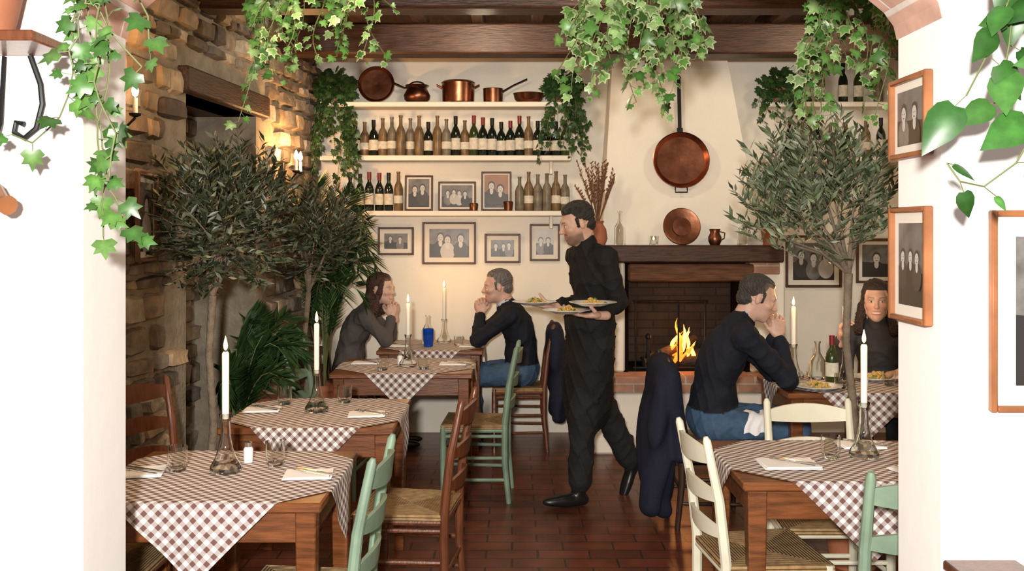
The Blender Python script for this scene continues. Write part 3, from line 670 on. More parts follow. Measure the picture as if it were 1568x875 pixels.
    def col(P,tg):
        c=np.tile(base,(len(P),1)); x,y,z=P.T
        ish=np.array([t=='h' for t in tg])
        ck=np.exp(-((np.abs(x)-.04)**2+(z+.028)**2)/.0004)*(y>.03); c=c*(1-.18*ck[:,None]*np.array([0,1,1]))
        if stubble: 
            m=np.clip(1.25*np.exp(-((z+.088)/.036)**4),0,1)*(y>-.005)*(z>-.14); c=c*(1-stubble*m[:,None])
            mm=(np.abs(z+.046)<.007)&(y>.07)&(np.abs(x)<.03); c[mm]*=(1-stubble)
        lip=(np.abs(z+.062)<.0125)&(np.abs(x)<.024+.006*smile-np.abs(z+.062)*.6)&(y>.076); c[lip]=base*np.array([.85,.55,.55])
        inn=(np.abs(z+.0615)<.002+.0025*smile)&(np.abs(x)<.023+.003*smile)&(y>.07); c[inn]=(.70,.65,.6) if smile else base*.3
        bw=(np.abs(z-.0245-.004*np.abs(x)/.03)<.0035)&(np.abs(np.abs(x)-.031)<.017)&(y>.055); c[bw]=(np.array(brow) if brow is not None else hs)*.6+base*.4
        ex=np.abs(x)-.031; ez=z-.004
        ey=((ex/.0125)**2+(ez/.0055)**2<1)&(y>.07); c[ey]=(.60,.56,.52)
        ir=((ex)**2+ez**2<.0055**2)&(y>.07); c[ir]=(.03,.02,.015)
        ld=((ex/.0145)**2+((ez-.0035)/.0062)**2<1)&(ez>.0045)&(y>.07); c[ld]=base*.45
        c[ish]=hs; return c
    fig.add(pr,.0037 if not fem else .0040,col,{'s':2,'h':4},disp,X=(R*sc_,pos))
def person(name,F,pel,ch,nk,hd,hf,arms,legs,hands,top,pants,skin,hair,style,fold=.005,build=1.0,extra=(),collar=None,h=.0085,leg=1.0,**kw):
    F=nrm(F); pel=np.array(pel,float);ch=np.array(ch,float);nk=np.array(nk,float)
    U=nrm(ch-pel); Fw=nrm(F-U*(F@U)); Rr=np.cross(Fw,U); Rm=np.stack([Rr,Fw,U],1); B=build
    U2=nrm(nk-ch); F2=nrm(F-U2*(F@U2)); R2=np.stack([np.cross(F2,U2),F2,U2],1)
    pr=[ell(pel,np.array([.165,.125,.125])*B,'p',Rm,.04),ell(pel+(ch-pel)*.38,np.array([.155,.122,.15])*B,'t',Rm,.05),
        ell(ch,np.array([.172,.118,.185])*B,'t',R2,.05),ell(ch+U2*.09+Fw*-.01,np.array([.165,.10,.11])*B,'t',R2,.05)]
    pr[0]['pri']=0; pr[1]['pri']=.012
    for s in 'LR':
        sh,el,wr=[np.array(q,float) for q in arms[s]]
        pr+= [cone(nk-U2*.035,sh,.058*B,.060*B,'t',.05),cone(sh,el,.062*B,.052*B,'t',.03),cone(el,wr+(el-wr)*.12,.052*B,.039*B,'t',.02)]
        g=legs[s]; hp,kn,an,to=[np.array(q,float) for q in g]
        pr+= [cone(hp,kn,.092*B,.070*B*leg,'p',.03),cone(kn,an+(kn-an)*.16,.069*B*leg,.064*B*leg,'p',.02)]
        fd=nrm((to-an)*(np.array([1,1,0]) if an[2]<.12 else np.ones(3))); upv=np.cross(np.cross(fd,[0,0,1.]),fd); upv=nrm(upv); rt=np.cross(fd,upv)
        cen=an*.35+to*.65; 
        if an[2]<.12: cen[2]=.040
        pr+= [cone(an+(kn-an)*.05,an*.9+cen*.1,.040,.040,'f',.02),ell(cen,(.043,.132,.034),'f',np.stack([rt,fd,upv],1),.02)]
        if an[2]<.12: pr+= [cone(an*np.array([1,1,0])-fd*.02+np.array([0,0,.038]),cen,.036,.034,'f',.02)]
    pr+= [cone(nk-U2*.05,nk+U2*.02,.075*B,.061*B,'t',.03),cone(nk,nk+U2*.032+Fw*.004,.064,.060,'t' if collar is None else 'c',.006)]
    pr+=list(extra)
    cl={'t':np.array(top),'p':np.array(pants),'f':np.array((.01,.01,.01)),'c':np.array(collar if collar is not None else top),'a':np.array(kw.get('apron',top))}
    def col(P,tg): return np.array([cl[t] for t in tg])
    def disp(p):
        x,y,z=p.T
        r1=1-np.abs(np.sin(17*z+4*np.sin(9*x+3)+3*np.sin(11*y)+2*x*5)); r2=1-np.abs(np.sin(13*x-15*z+3*np.sin(12*y)+11*y))
        w=np.sin(30*z+5*np.sin(13*x+3)+4*np.sin(15*y))
        return -fold*(r1**3*1.6+r2**3*1.3+w*.35-.5)*np.clip((z-.10)*8,0,1)
    fg=Fig(); fg.add(pr,h,col,{'t':0,'p':1,'f':3,'c':0,'a':0},disp)
    add_head(fg,hd,hf,kw.get('up',(0,0,1)),nk,skin,hair,style,brow=kw.get('brow'),smile=kw.get('smile',0),stubble=kw.get('stubble',0),sc_=kw.get('hs',1.0))
    for hnd in hands: add_hand(fg,*hnd[:5],skin,**(hnd[5] if len(hnd)>5 else {}))
    return fg.obj(name,MATS)
# waiter -------------------------------------------------------------
Fw=nrm((-.88,-.47,0)); Rw=np.array([-.47,.88,0])
BK=(.010,.0095,.010)
shc=np.array((.475,5.99,1.47))
person('waiter',Fw,(.475,6.01,.98),(.49,6.0,1.31),(.44,5.98,1.545),(.385,5.955,1.670),(-.93,-.22,-.30),
  {'R':(shc+Rw*.165,(.46,6.24,1.19),(.27,6.08,1.165)),'L':(shc-Rw*.165,(.625,5.85,1.205),(.50,5.63,1.15))},
  {'R':((.43,6.09,.93),(.575,6.12,.52),(.745,6.17,.165),(.70,6.15,.035)),'L':((.51,5.94,.93),(.42,5.90,.52),(.40,5.88,.085),(.25,5.83,.033))},
  [((.26,6.07,1.163),(-.95,-.3,.06),(0,0,1),Rw,(.1,.12,.1),dict(thumb=(.3,.75))),((.49,5.615,1.148),(-.93,-.25,.02),(0,0,1),-Rw,(.12,.15,.15),dict(thumb=(.3,.75)))],
  BK,BK,(.55,.34,.25),(.016,.011,.009),'short',fold=.007,build=1.0,h=.008,stubble=.62,up=(-.3,-.1,1),leg=1.12,
  extra=[ell((.455,5.985,.76),(.180,.130,.32),'a',np.stack([Rw,Fw,[0,0,1]],1),.04),cone((.47,6.0,.98),(.45,5.98,.56),.13,.135,'a',.05),ell((.465,5.985,1.08),(.168,.135,.16),'t',np.stack([Rw,Fw,[0,0,1]],1),.03)])
plate(.305,5.56,1.165,1,seed=1); plate(.455,5.60,1.205,1,seed=2); plate(.135,6.01,1.178,1,seed=5)
# man at right table ----------------------------------------------------
NV=(.010,.012,.020); JN=(.05,.10,.18)
person('seated_man',(1,0,0),(1.11,5.60,.575),(1.17,5.58,.90),(1.285,5.56,1.13),(1.375,5.55,1.25),(.93,-.08,-.36),
  {'R':((1.26,5.385,1.06),(1.50,5.40,.815),(1.478,5.505,1.035)),'L':((1.26,5.745,1.06),(1.50,5.72,.815),(1.478,5.62,1.035))},
  {'R':((1.14,5.50,.555),(1.56,5.46,.545),(1.52,5.46,.09),(1.66,5.46,.035)),'L':((1.14,5.70,.555),(1.56,5.72,.545),(1.52,5.72,.09),(1.66,5.72,.035))},
  [((1.478,5.51,1.04),(.0,.22,.95),(-.1,.95,-.2),(-1,0,.1),(.75,.9,.6),dict(thumb=(.1,.2))),((1.49,5.615,1.045),(.0,-.22,.95),(-.1,-.95,-.2),(-1,0,.1),(.75,.9,.6),dict(thumb=(.1,.2)))],
  NV,JN,(.60,.38,.29),(.05,.042,.036),'shortgrey',build=1.04,collar=(.45,.55,.68),up=(.3,0,1))
vs=[];fs=[]
for j in range(9):
    for i in range(9):
        u=i/8;v=j/8; x=1.27+.12*u+.02*math.sin(v*5); y=5.47-.10*min(1,v*1.6); z=.635+.01*math.sin(u*9)-(.16*max(0,v-.45) if v>.45 else 0)*1.2
        vs.append((x,y-.01*math.sin(u*14)*v,z))
for j in range(8):
    for i in range(8): q=j*9+i; fs.append([q,q+1,q+10,q+9])
b=MB(); b.add(vs,fs,'napkin'); b.obj('lap_napkin',ang=80)
# man at back ------------------------------------------------------------
person('seated_man',(-1,0,0),(.08,7.48,.575),(.045,7.48,.88),(-.045,7.48,1.075),(-.115,7.47,1.205),(-.97,-.12,-.12),
  {'L':((-.02,7.305,1.00),(-.255,7.33,.815),(-.235,7.435,1.0)),'R':((-.02,7.655,1.00),(-.255,7.63,.815),(-.235,7.53,1.0))},
  {'L':((.05,7.38,.555),(-.32,7.36,.545),(-.27,7.36,.09),(-.42,7.36,.035)),'R':((.05,7.58,.555),(-.32,7.6,.545),(-.27,7.6,.09),(-.42,7.6,.035))},
  [((-.235,7.44,1.0),(.0,.22,.95),(.1,.95,-.2),(1,0,.1),(.75,.9,.6),dict(thumb=(.1,.2))),((-.245,7.53,1.0),(.0,-.22,.95),(.1,-.95,-.2),(1,0,.1),(.75,.9,.6),dict(thumb=(.1,.2)))],
  NV,JN,(.60,.38,.30),(.16,.15,.145),'shortgrey',collar=(.5,.58,.68),h=.009)
# woman at back ------------------------------------------------------------
GR=(.085,.075,.072)
person('seated_woman',(1,0,0),(-1.24,7.47,.565),(-1.17,7.47,.87),(-1.06,7.47,1.055),(-.975,7.455,1.185),(.95,-.3,-.05),
  {'R':((-1.08,7.32,.985),(-.93,7.33,.815),(-.895,7.42,.985)),'L':((-1.08,7.62,.985),(-.93,7.61,.815),(-.895,7.52,.985))},
  {'R':((-1.21,7.38,.55),(-.85,7.37,.545),(-.9,7.37,.09),(-.76,7.37,.035)),'L':((-1.21,7.56,.55),(-.85,7.57,.545),(-.9,7.57,.09),(-.76,7.57,.035))},
  [((-.895,7.425,.985),(-.05,.25,.95),(-.1,.95,-.2),(-1,0,.1),(.6,.8,.6),dict(thumb=(.1,.2),sc_=.93)),((-.885,7.515,.99),(-.05,-.25,.95),(-.1,-.95,-.2),(-1,0,.1),(.6,.8,.6),dict(thumb=(.1,.2),sc_=.93))],
  GR,(.02,.02,.025),(.62,.41,.33),(.060,.026,.016),'long',build=.9,h=.009,smile=1,hs=.94)
# woman at right -----------------------------------------------------------
F=nrm((-.5,-.86,0))
person('seated_woman',F,(2.33,6.25,.565),(2.295,6.19,.87),(2.25,6.12,1.055),(2.225,6.085,1.195),(-.30,-.95,-.02),
  {'R':((2.11,6.22,.98),(2.02,6.05,.80),(1.965,5.95,.99)),'L':((2.40,6.06,.98),(2.42,5.92,.80),(2.26,5.80,.80))},
  {'R':((2.25,6.23,.55),(2.08,5.9,.54),(2.1,5.92,.09),(2.05,5.78,.035)),'L':((2.39,6.16,.55),(2.25,5.83,.54),(2.27,5.85,.09),(2.2,5.72,.035))},
  [((1.965,5.945,.985),(-.1,-.3,.9),(.6,-.3,0),(-.2,-1,0),(.7,.8,.5),dict(sc_=.93)),((2.26,5.80,.80),(-.9,-.3,-.1),(0,0,-1),(.2,-1,0),(.2,.3,.2),dict(sc_=.93))],
  (.045,.042,.042),(.02,.02,.02),(.60,.38,.29),(.030,.016,.012),'long2',build=.9,h=.009,smile=1,hs=1.02)
# draped jackets
def jacket(name,pr):
    fg=Fig(); 
    def disp(p): x,y,z=p.T; return .012*np.sin(46*y+26*x+3*np.sin(7*z))*np.clip((.95-z)*2.5,.15,1)
    fg.add(pr,.009,lambda P,t:np.tile(np.array((.010,.012,.026)),(len(P),1)),{'j':0},disp); return fg.obj(name,['cloth'])
jacket('draped_jacket',[cone((.85,5.41,.87),(.85,5.79,.87),.045,.045,'j',.06),ell((.84,5.6,.76),(.062,.235,.17),'j',k=.06),ell((.825,5.6,.62),(.06,.235,.27),'j',k=.06),ell((.80,5.55,.42),(.095,.23,.32),'j',k=.06),cone((.82,5.38,.78),(.74,5.36,.14),.05,.05,'j',.06),cone((.80,5.55,.6),(.84,5.50,.10),.06,.05,'j',.05),cone((.80,5.7,.6),(.80,5.72,.12),.06,.05,'j',.05),cone((.86,5.37,.84),(.91,5.34,.42),.045,.035,'j',.03)])
jacket('draped_jacket',[cone((.315,7.31,.87),(.315,7.65,.87),.042,.042,'j',.06),ell((.32,7.48,.76),(.055,.21,.16),'j',k=.06),ell((.325,7.48,.66),(.055,.22,.25),'j',k=.06),cone((.33,7.32,.8),(.34,7.30,.25),.050,.05,'j',.05),cone((.33,7.5,.7),(.33,7.5,.28),.05,.045,'j',.05),cone((.33,7.62,.7),(.33,7.64,.25),.05,.045,'j',.05)])
# ------------------------------------------------------------------ plants
IVY=[(0,0),(.30,-.10),(.52,.16),(.34,.34),(.46,.62),(.17,.60),(0,1.0),(-.17,.60),(-.46,.62),(-.34,.34),(-.52,.16),(-.30,-.10)]
POT=[(0,0),(.16,-.05),(.30,.08),(.35,.3),(.29,.55),(.15,.8),(0,1.06),(-.15,.8),(-.29,.55),(-.35,.3),(-.30,.08),(-.16,-.05)]
def leaf(b,p,d,n,L,shape,col,k='ivy',W=1,rim=None):
    d=d.normalized(); n=(n-d*n.dot(d)); 
    if n.length<1e-3: n=d.orthogonal()
    n.normalize(); s=d.cross(n)
    if shape=='lens':
        vs=[p,p+d*L*.45+s*L*.5*W+n*L*.04,p+d*L,p+d*L*.45-s*L*.5*W+n*L*.04]; b.add(vs,[[0,1,2],[0,2,3]],k,cols=[col]*4); return
    pts=[p+s*x*L*W+d*y*L+n*(-.10*abs(x)*L-.12*y*y*L) for x,y in shape]; c=p+d*L*.35+n*.02*L
    m=len(pts); q=[c.lerp(a,.62)+n*.012*L for a in pts]
    fs=[[0,i+1,(i+1)%m+1] for i in range(m)]+[[i+1,m+i+1,m+(i+1)%m+1,(i+1)%m+1] for i in range(m)]
    b.add([c]+q+pts,fs,k,cols=[tuple(min(1,z*1.3) for z in col)]+[col]*m+[rim or tuple(z*.9 for z in col)]*m)
def strand(b,p0,drop,dx,dy,ls,shape,pal,gap,rr,sway=.05,arch=0,rimp=0):
    n=max(4,int(drop/gap)); pts=[]
    ph=rr.uniform(0,6); 
    for i in range(n+1):
        t=i/n; pts.append(V3(p0)+V3((dx*t**.8+sway*math.sin(ph+t*5)*t,dy*t**.8+sway*math.cos(ph*1.3+t*4)*t,-drop*t+arch*math.sin(min(1,t*3)*math.pi)*.3)))
    b.tube(pts,.002,'stem',4)
    for i,p in enumerate(pts[1:]):
        a=rr.uniform(0,6.28); out=V3((math.cos(a),math.sin(a)*.8-.25,rr.uniform(-.9,.0))).normalized()
        nn=V3((rr.uniform(-.8,.8),-1+rr.uniform(-.2,.7),rr.uniform(-.1,.9)))
        st=p+out*rr.uniform(.01,.035); b.tube([p,st],.0012,'stem',3)
        col=rr.choice(pal); f=rr.uniform(.6,1.3); col=tuple(c*f for c in col)
        leaf(b,st,out+V3((0,0,-.6)),nn,ls*rr.uniform(.5,1.15)*(1-.3*i/n),shape,col,rim=(.46,.52,.28) if rr.random()<rimp else None)
GI=[(.085,.21,.04),(.12,.26,.06),(.055,.15,.03),(.19,.31,.11)]
GD=[(.03,.075,.02),(.045,.10,.03),(.022,.055,.018)]
def basket(b,c,r=.14,h=.13,k='wicker',top=None):
    b.lathe([(0,0),(r*.7,0),(r,h),(r*1.04,h+.01),(r*.93,h),(0,h*.85)],k,20,c)
    if top:
        for a in(0,2.1,4.2): b.tube([(c[0]+r*math.cos(a),c[1]+r*math.sin(a),c[2]+h),(c[0],c[1],top)],.003,'iron',4)
def hang_ivy(name,c,r,n,drops,ls,spread,seed,top=2.87,pal=GI,gap=.034,rimp=.3):
    rr=random.Random(seed); b=MB(); basket(b,c,r,top=top)
    for i in range(n):
        a=rr.uniform(0,6.28); p=(c[0]+r*math.cos(a),c[1]+r*math.sin(a),c[2]+.13)
        strand(b,p,rr.uniform(*drops)*(1.0 if i%3 else .7),math.cos(a)*spread*rr.uniform(.3,1),math.sin(a)*spread*.6,ls,IVY,pal,gap,rr,rimp=rimp)
    return b.obj(name)
hang_ivy('hanging_ivy_basket',(.50,4.1,2.66),.15,28,(.35,.66),.078,.16,3,rimp=.5)
hang_ivy('hanging_ivy_basket',(-.76,4.1,2.66),.15,24,(.3,.46),.06,.12,4)
hang_ivy('hanging_ivy_basket',(1.36,4.05,2.66),.13,24,(.35,.74),.07,.10,5,rimp=.5)
rr=random.Random(9); b=MB()
basket(b,(-1.04,4.15,2.68),.07,top=2.87)
for i in range(6): strand(b,(-1.02+rr.uniform(-.08,.05),4.15,2.8),rr.uniform(.45,.72),rr.uniform(-.05,.05),0,.06,IVY,GI,.036,rr)
b.obj('hanging_ivy_basket')
# ivy on pot shelf at left near wall
b=MB(); b.box((-1.36,2.39,2.085),(.52,.21,.025),'bwood',.004); b.obj('wall_shelf_wood')
b=MB(); rr=random.Random(11)
b.lathe([(0,0),(.07,0),(.10,.14),(.112,.14),(.115,.18),(.095,.18),(.09,.15),(0,.15)],'terra',24,(-1.27,2.38,2.098))
def trail(b,pts,ls,shape,pal,rr,gap=.045,dens=1,rimp=0):
    P=[V3(p) for p in pts]; out=[]
    for i in range(len(P)-1):
        n=max(1,int((P[i+1]-P[i]).length/gap))
        for j in range(n): out.append(P[i].lerp(P[i+1],j/n)+V3((rr.uniform(-.008,.008),rr.uniform(-.008,.008),0)))
    out.append(P[-1]); b.tube(out,.0022,'stem',5)
    for i,p in enumerate(out):
        for _ in range(dens):
            a=rr.uniform(0,6.28); o=V3((math.cos(a),-.3+.4*math.sin(a),rr.uniform(-.8,.2))).normalized(); st=p+o*rr.uniform(.012,.035); b.tube([p,st],.0013,'stem',3)
            col=rr.choice(pal); f=rr.uniform(.7,1.3); leaf(b,st,o+V3((0,0,-.4)),V3((rr.uniform(-.7,.7),-1,rr.uniform(0,.8))),ls*rr.uniform(.55,1.15),shape,tuple(c*f for c in col),rim=(.45,.5,.28) if rr.random()<rimp else None)
    return out
GL=[(.05,.135,.025),(.075,.17,.033),(.033,.09,.017),(.10,.20,.05)]
TR=[[(-1.24,2.36,2.27),(-1.10,2.34,2.32),(-1.03,2.34,2.18),(-1.02,2.33,2.0),(-1.06,2.33,1.90),(-1.12,2.33,1.84),(-1.17,2.33,1.86)],
 [(-1.24,2.36,2.27),(-1.08,2.34,2.30),(-1.0,2.34,2.2),(-.985,2.36,1.95),(-.96,2.36,1.75),(-.90,2.36,1.61)],
 [(-1.24,2.36,2.27),(-1.06,2.32,2.33),(-.96,2.32,2.22),(-.95,2.34,2.05),(-.97,2.34,1.85),(-.96,2.34,1.62)],
 [(-1.24,2.36,2.27),(-1.1,2.30,2.34),(-1.0,2.30,2.22),(-.93,2.32,2.1),(-.87,2.34,2.02)],
 [(-1.20,2.36,2.27),(-1.02,2.36,2.36),(-.90,2.34,2.28),(-.865,2.34,2.14),(-.85,2.34,2.05)],
 [(-1.20,2.36,2.27),(-1.04,2.36,2.34),(-.98,2.30,2.2),(-1.02,2.30,2.05),(-1.0,2.31,1.95)],
 [(-1.20,2.36,2.27),(-1.0,2.36,2.34),(-.93,2.30,2.24),(-.97,2.30,2.12),(-.96,2.30,1.98),(-.92,2.3,1.86),(-.93,2.3,1.76)]]
for t in TR: trail(b,t,.052,IVY,GL,rr,.036)
b.obj('potted_ivy')
b=MB(); b.tube([(-1.27,2.49,2.07),(-1.27,2.47,1.9),(-1.27,2.44,1.85)],.006,'iron',6)
b.tube([(-1.20,2.48,2.07),(-1.175,2.48,2.0),(-1.17,2.48,1.95),(-1.185,2.48,1.89),(-1.215,2.48,1.865),(-1.24,2.48,1.88),(-1.235,2.48,1.905),(-1.215,2.48,1.90)],.007,'iron',8); b.obj('iron_shelf_bracket')
b=MB(); b.tube([(-1.30,2.44,1.74),(-1.25,2.40,1.73),(-1.22,2.38,1.70),(-1.195,2.36,1.695)],[.018,.024,.02,.024],'fwood',10); b.tube([(-1.30,2.50,1.74),(-1.30,2.43,1.74)],.02,'fwood',10); b.obj('wooden_wall_hook')
# pothos right
b=MB(); b.box((1.42,2.36,2.285),(.5,.26,.03),'fwood',.004); b.obj('wall_shelf_wood')
b=MB(); rr=random.Random(15); PG=[(.022,.085,.014),(.035,.12,.02),(.05,.145,.028)]
b.lathe([(0,0),(.09,0),(.12,.16),(.13,.16),(.13,.2),(.11,.2),(.10,.17),(0,.17)],'terra',24,(1.34,2.36,2.301))
for t in ([(1.30,2.32,2.48),(1.20,2.22,2.46),(1.12,2.18,2.3),(1.08,2.17,2.14),(1.03,2.17,2.02),(.99,2.17,1.93)],
          [(1.34,2.32,2.48),(1.26,2.2,2.42),(1.18,2.16,2.2),(1.15,2.15,2.02),(1.13,2.15,1.88)],
          [(1.34,2.32,2.48),(1.24,2.24,2.44),(1.17,2.2,2.3),(1.12,2.2,2.15),(1.09,2.2,2.0),(1.08,2.2,1.92)]): trail(b,t,.105,POT,PG,rr,.05)
trail(b,[(1.30,2.32,2.48),(1.2,2.2,2.45),(1.17,2.14,2.2),(1.16,2.13,2.0),(1.13,2.13,1.86),(1.08,2.13,1.78),(1.02,2.13,1.73),(.96,2.13,1.74),(.93,2.13,1.78)],.06,POT,PG,rr,.09)
b.obj('potted_pothos')
b=MB(); b.box((1.15,2.30,.812),(.18,.3,.025),'bwood',.004)
for sx in(-1,1):
    for sy in(-1,1): b.box((1.15+sx*.07,2.30+sy*.12,.40),(.03,.03,.80),'bwood',.003)
b.obj('wooden_plant_stand')
# shelf plants
def shelf_plant(x,z,seed,n=16,drop=(.3,.55),r=.09,y=7.84):
    rr=random.Random(seed); b=MB(); b.lathe([(0,0),(.06,0),(.08,.12),(.086,.13),(.07,.12),(0,.11)],'terra',18,(x,y,z))
    for i in range(n):
        a=rr.uniform(math.pi*1.0,math.pi*2.0); p=(x+.06*math.cos(a),y+.05*math.sin(a),z+.13)
        strand(b,p,rr.uniform(*drop),math.cos(a)*.12,-.12,.065,IVY,GD,.032,rr,.03)
    for i in range(130):
        a=rr.uniform(0,6.28); u=rr.random(); o=V3((math.cos(a)*.15*u,-abs(math.sin(a))*.10*u-.02,.05+.22*rr.random()*(1-u*.4)))
        leaf(b,V3((x,y,z))+o,V3((math.cos(a),-.6,rr.uniform(-.8,.5))),V3((0,-1,.6)),.07,IVY,rr.choice(GD))
    b.obj('potted_trailing_plant')
shelf_plant(-1.39,2.631,1,26,(.35,.80)); shelf_plant(.405,2.631,2,18,(.25,.62)); shelf_plant(2.1,2.631,3,14,(.12,.3))
# olive trees
def olive(name,bx,by,c,rad,trunk_top,nt,pal,pr_,ph,seed,up=.4,wall=False,L=.055,kpot='terra',W=.26):
    rr=random.Random(seed); b=MB()
    b.lathe([(0,0),(pr_*.72,0),(pr_,ph*.9),(pr_*1.08,ph*.9),(pr_*1.08,ph),(pr_*.95,ph),(pr_*.93,ph*.93),(0,ph*.93)],kpot,24,(bx,by,0)); b.lathe([(0,0),(pr_*.93,0)],'soil',20,(bx,by,ph*.94))
    tp=V3(trunk_top); b0=V3((bx,by,ph*.9)); m1=b0.lerp(tp,.35)+V3((.02,0,0)); m2=b0.lerp(tp,.7)+V3((-.015,.01,0))
    b.tube([b0,m1,m2,tp],[.024,.02,.018,.02],'bark',10)
    C=V3(c)
    def lim(p):
        if wall: 
            m=wx(p.y)+.07
            if p.x<m: p.x=m+rr.uniform(0,.04)
        return p
    for i in range(11):
        d=V3((rr.gauss(0,1),rr.gauss(0,1),rr.gauss(.3,.8))).normalized(); e=C+V3((d.x*rad[0],d.y*rad[1],d.z*rad[2]))*.6
        mid=tp.lerp(e,.5)+V3((0,0,.03)); b.tube([tp,lim(mid),lim(e)],[.012,.008,.004],'bark',6)
    for i in range(nt):
        d=V3((rr.gauss(0,1),rr.gauss(0,1),rr.gauss(0,1))).normalized(); q=rr.random()**.45
        s=C+V3((d.x*rad[0],d.y*rad[1],d.z*rad[2]))*q*.8
        ln=rr.uniform(.10,.20); dr=(d*.7+V3((0,0,up))+V3((rr.uniform(-.4,.4),rr.uniform(-.4,.4),rr.uniform(-.2,.3)))).normalized()
        e=s+dr*ln; lim(s);lim(e); b.tube([s,s.lerp(e,.5)+V3((0,0,.006)),e],[.0028,.002,.001],'bark',3)
        n=int(ln/.011)
        for j in range(n):
            t=(j+1)/n; p=s.lerp(e,t); a=rr.uniform(0,6.28); sd=V3((math.cos(a),math.sin(a),rr.uniform(-.2,.4)))
            ld=(sd*.75+dr*.7).normalized(); col=rr.choice(pal); f=rr.uniform(.5,1.4)
            if wall and p.x+ld.x*L<wx(p.y)+.05: ld.x=abs(ld.x)
            leaf(b,p,ld,V3((rr.uniform(-1,1),rr.uniform(-1,.4),rr.uniform(-.2,1))),L*rr.uniform(.65,1.15),'lens',tuple(c*f for c in col),W=W)
    b.obj(name,ang=60)
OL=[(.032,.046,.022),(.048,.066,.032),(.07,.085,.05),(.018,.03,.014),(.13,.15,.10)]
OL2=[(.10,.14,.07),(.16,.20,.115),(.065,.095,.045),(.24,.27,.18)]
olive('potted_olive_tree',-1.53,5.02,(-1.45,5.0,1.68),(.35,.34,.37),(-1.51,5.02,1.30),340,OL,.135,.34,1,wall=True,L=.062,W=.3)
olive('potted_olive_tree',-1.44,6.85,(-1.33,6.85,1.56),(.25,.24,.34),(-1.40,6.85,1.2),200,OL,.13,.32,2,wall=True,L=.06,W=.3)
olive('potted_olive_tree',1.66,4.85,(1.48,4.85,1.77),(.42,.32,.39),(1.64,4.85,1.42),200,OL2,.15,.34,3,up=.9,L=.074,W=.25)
# palms
def palm(name,x,y,pot,ph,n,L,hgt,seed,wall=True,zt=0):
    rr=random.Random(seed); b=MB(); b.lathe([(0,0),(pot*.75,0),(pot,ph*.92),(pot*1.08,ph*.92),(pot*1.08,ph),(pot*.95,ph),(0,ph*.95)],'terra',24,(x,y,0))
    for i in range(n):
        a=rr.uniform(0,6.28); dx,dy=math.cos(a),math.sin(a)
        if wall and dx<0: dx*=.25
        ln=L*rr.uniform(.7,1.1); pts=[]; u=rr.uniform(.5,1)
        for j in range(9):
            t=j/8; pts.append(V3((x+dx*ln*t**1.4*.7,y+dy*ln*t**1.4*.5,ph*.9+hgt*u*(math.sin(t*2.1)))))
        for p in pts: p.x=max(p.x,wx(p.y)+.08) if wall else p.x
        b.tube(pts,[.006,.005,.005,.004,.004,.003,.003,.002,.001],'stem',5)
        for j in range(2,9):
            for q in(0,.25,.5,.75):
                if j==8 and q>0: break
                p=pts[j].lerp(pts[min(j+1,8)],q); tg=(pts[j]-pts[j-1]).normalized(); sd=tg.cross(V3((0,0,1)))
                if sd.length<.05: sd=V3((1,0,0))
                sd.normalize()
                for s in(-1,1):
                    ld=(sd*s*.8+tg*.8+V3((0,0,-.25))).normalized()
                    if wall and p.x+ld.x*.2<wx(p.y)+.06: ld.x=abs(ld.x)*.3
                    col=rr.choice(GD); f=rr.uniform(.6,1.2); leaf(b,p,ld,V3((0,-.3,1)),.22*(1-.5*abs(j/8-.5)),'lens',tuple(c*f for c in col),W=.11)
    b.obj(name,ang=60)
palm('potted_palm',-1.56,6.10,.14,.60,20,.42,.55,5); palm('potted_palm',-1.38,7.32,.13,.5,22,.55,1.50,6)
palm('potted_palm',-1.60,5.78,.11,.35,16,.45,.75,8)
# plant on mantel
b=MB(); b.lathe([(0,0),(.05,0),(.07,.11),(.075,.12),(.06,.11),(0,.10)],'terra',18); rr=random.Random(5)
for i in range(40):
    a=rr.uniform(0,6.28); leaf(b,V3((math.cos(a)*.03,math.sin(a)*.03,.12+rr.random()*.12)),V3((math.cos(a),math.sin(a),rr.uniform(0,1))),V3((0,-1,1)),.08,POT,rr.choice(GD))
b.obj('potted_plant',(1.92,7.40,ZM))
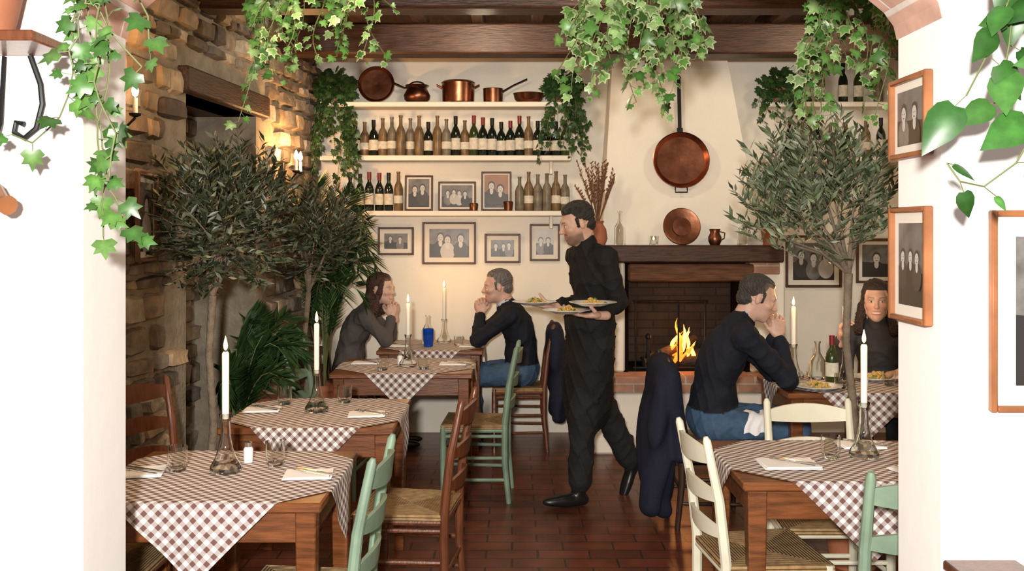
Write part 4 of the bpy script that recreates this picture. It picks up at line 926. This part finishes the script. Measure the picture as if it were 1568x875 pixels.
# ------------------------------------------------------------------ sconces
def sconce(Y,z,n,pw):
    x,y,_=wp(Y,z,.06); b=MB(); b.box((x,y,z-.1),(.03,.06,.16),'iron',.004)
    for i in range(n):
        oy=(i-(n-1)/2)*.14; px,py=x+.11,y+oy
        b.tube([(x,y,z-.12),(x+.06,y+oy*.6,z-.15),(px,py,z-.10)],.006,'iron',6); b.lathe([(0,-.1),(.025,-.09),(.028,-.08),(0,-.082)],'iron',14,(px,py,z)); b.lathe([(0,-.08),(.011,-.08),(.011,-.01),(0,-.01)],'wax',12,(px,py,z))
        b.lathe([(0,-.008),(.012,.004),(.016,.022),(.010,.045),(0,.065)],'bulb',12,(px,py,z))
        l=bpy.data.lights.new('sconce_light','POINT'); l.energy=pw; l.color=(1,.50,.18); l.shadow_soft_size=.03
        o=bpy.data.objects.new('sconce_light',l); o.location=(px+.04,py,z+.09); sc.collection.objects.link(o)
    b.obj('wall_sconce')
sconce(6.95,2.12,2,11); sconce(4.5,2.24,1,11)
def plight(name,loc,e,col,size,typ='POINT'):
    l=bpy.data.lights.new(name,typ); l.energy=e; l.color=col
    if typ=='POINT': l.shadow_soft_size=size
    o=bpy.data.objects.new(name,l); o.location=loc; sc.collection.objects.link(o); return o
plight('fire_light',(1.27,7.48,.9),6,(1,.4,.12),.06)
plight('camera_flash',(-.12,-.45,1.86),1060,(1,.955,.885),.07)
plight('fill_light',(-.8,3.6,2.72),22,(1,.80,.56),.15)  # added fill point, no fixture; brightens the left stone wall
plight('fill_light',(.6,4.9,2.86),20,(1,.80,.56),.15)  # unseen fill added for ambient light mid-room, no lamp modelled
plight('fill_light',(-.2,6.4,2.95),38,(1,.80,.56),.12)  # added ambient fill behind the beams, no lamp hangs here
plight('fill_light',(2.2,6.4,2.95),24,(1,.80,.56),.12)  # same added fill for the back right, without a fixture
w=bpy.data.worlds.new('World'); sc.world=w; w.use_nodes=True; w.node_tree.nodes['Background'].inputs[0].default_value=(1,.97,.93,1); w.node_tree.nodes['Background'].inputs[1].default_value=.35
sc.view_settings.view_transform='Standard'; sc.view_settings.look='None'
cam=bpy.data.cameras.new('cam'); cam.lens=35; cam.sensor_width=36; cam.shift_y=-87.5/1568; cam.clip_end=50
co=bpy.data.objects.new('camera',cam); co.location=(0,0,1.64); co.rotation_euler=(math.pi/2,0,0); sc.collection.objects.link(co); sc.camera=co
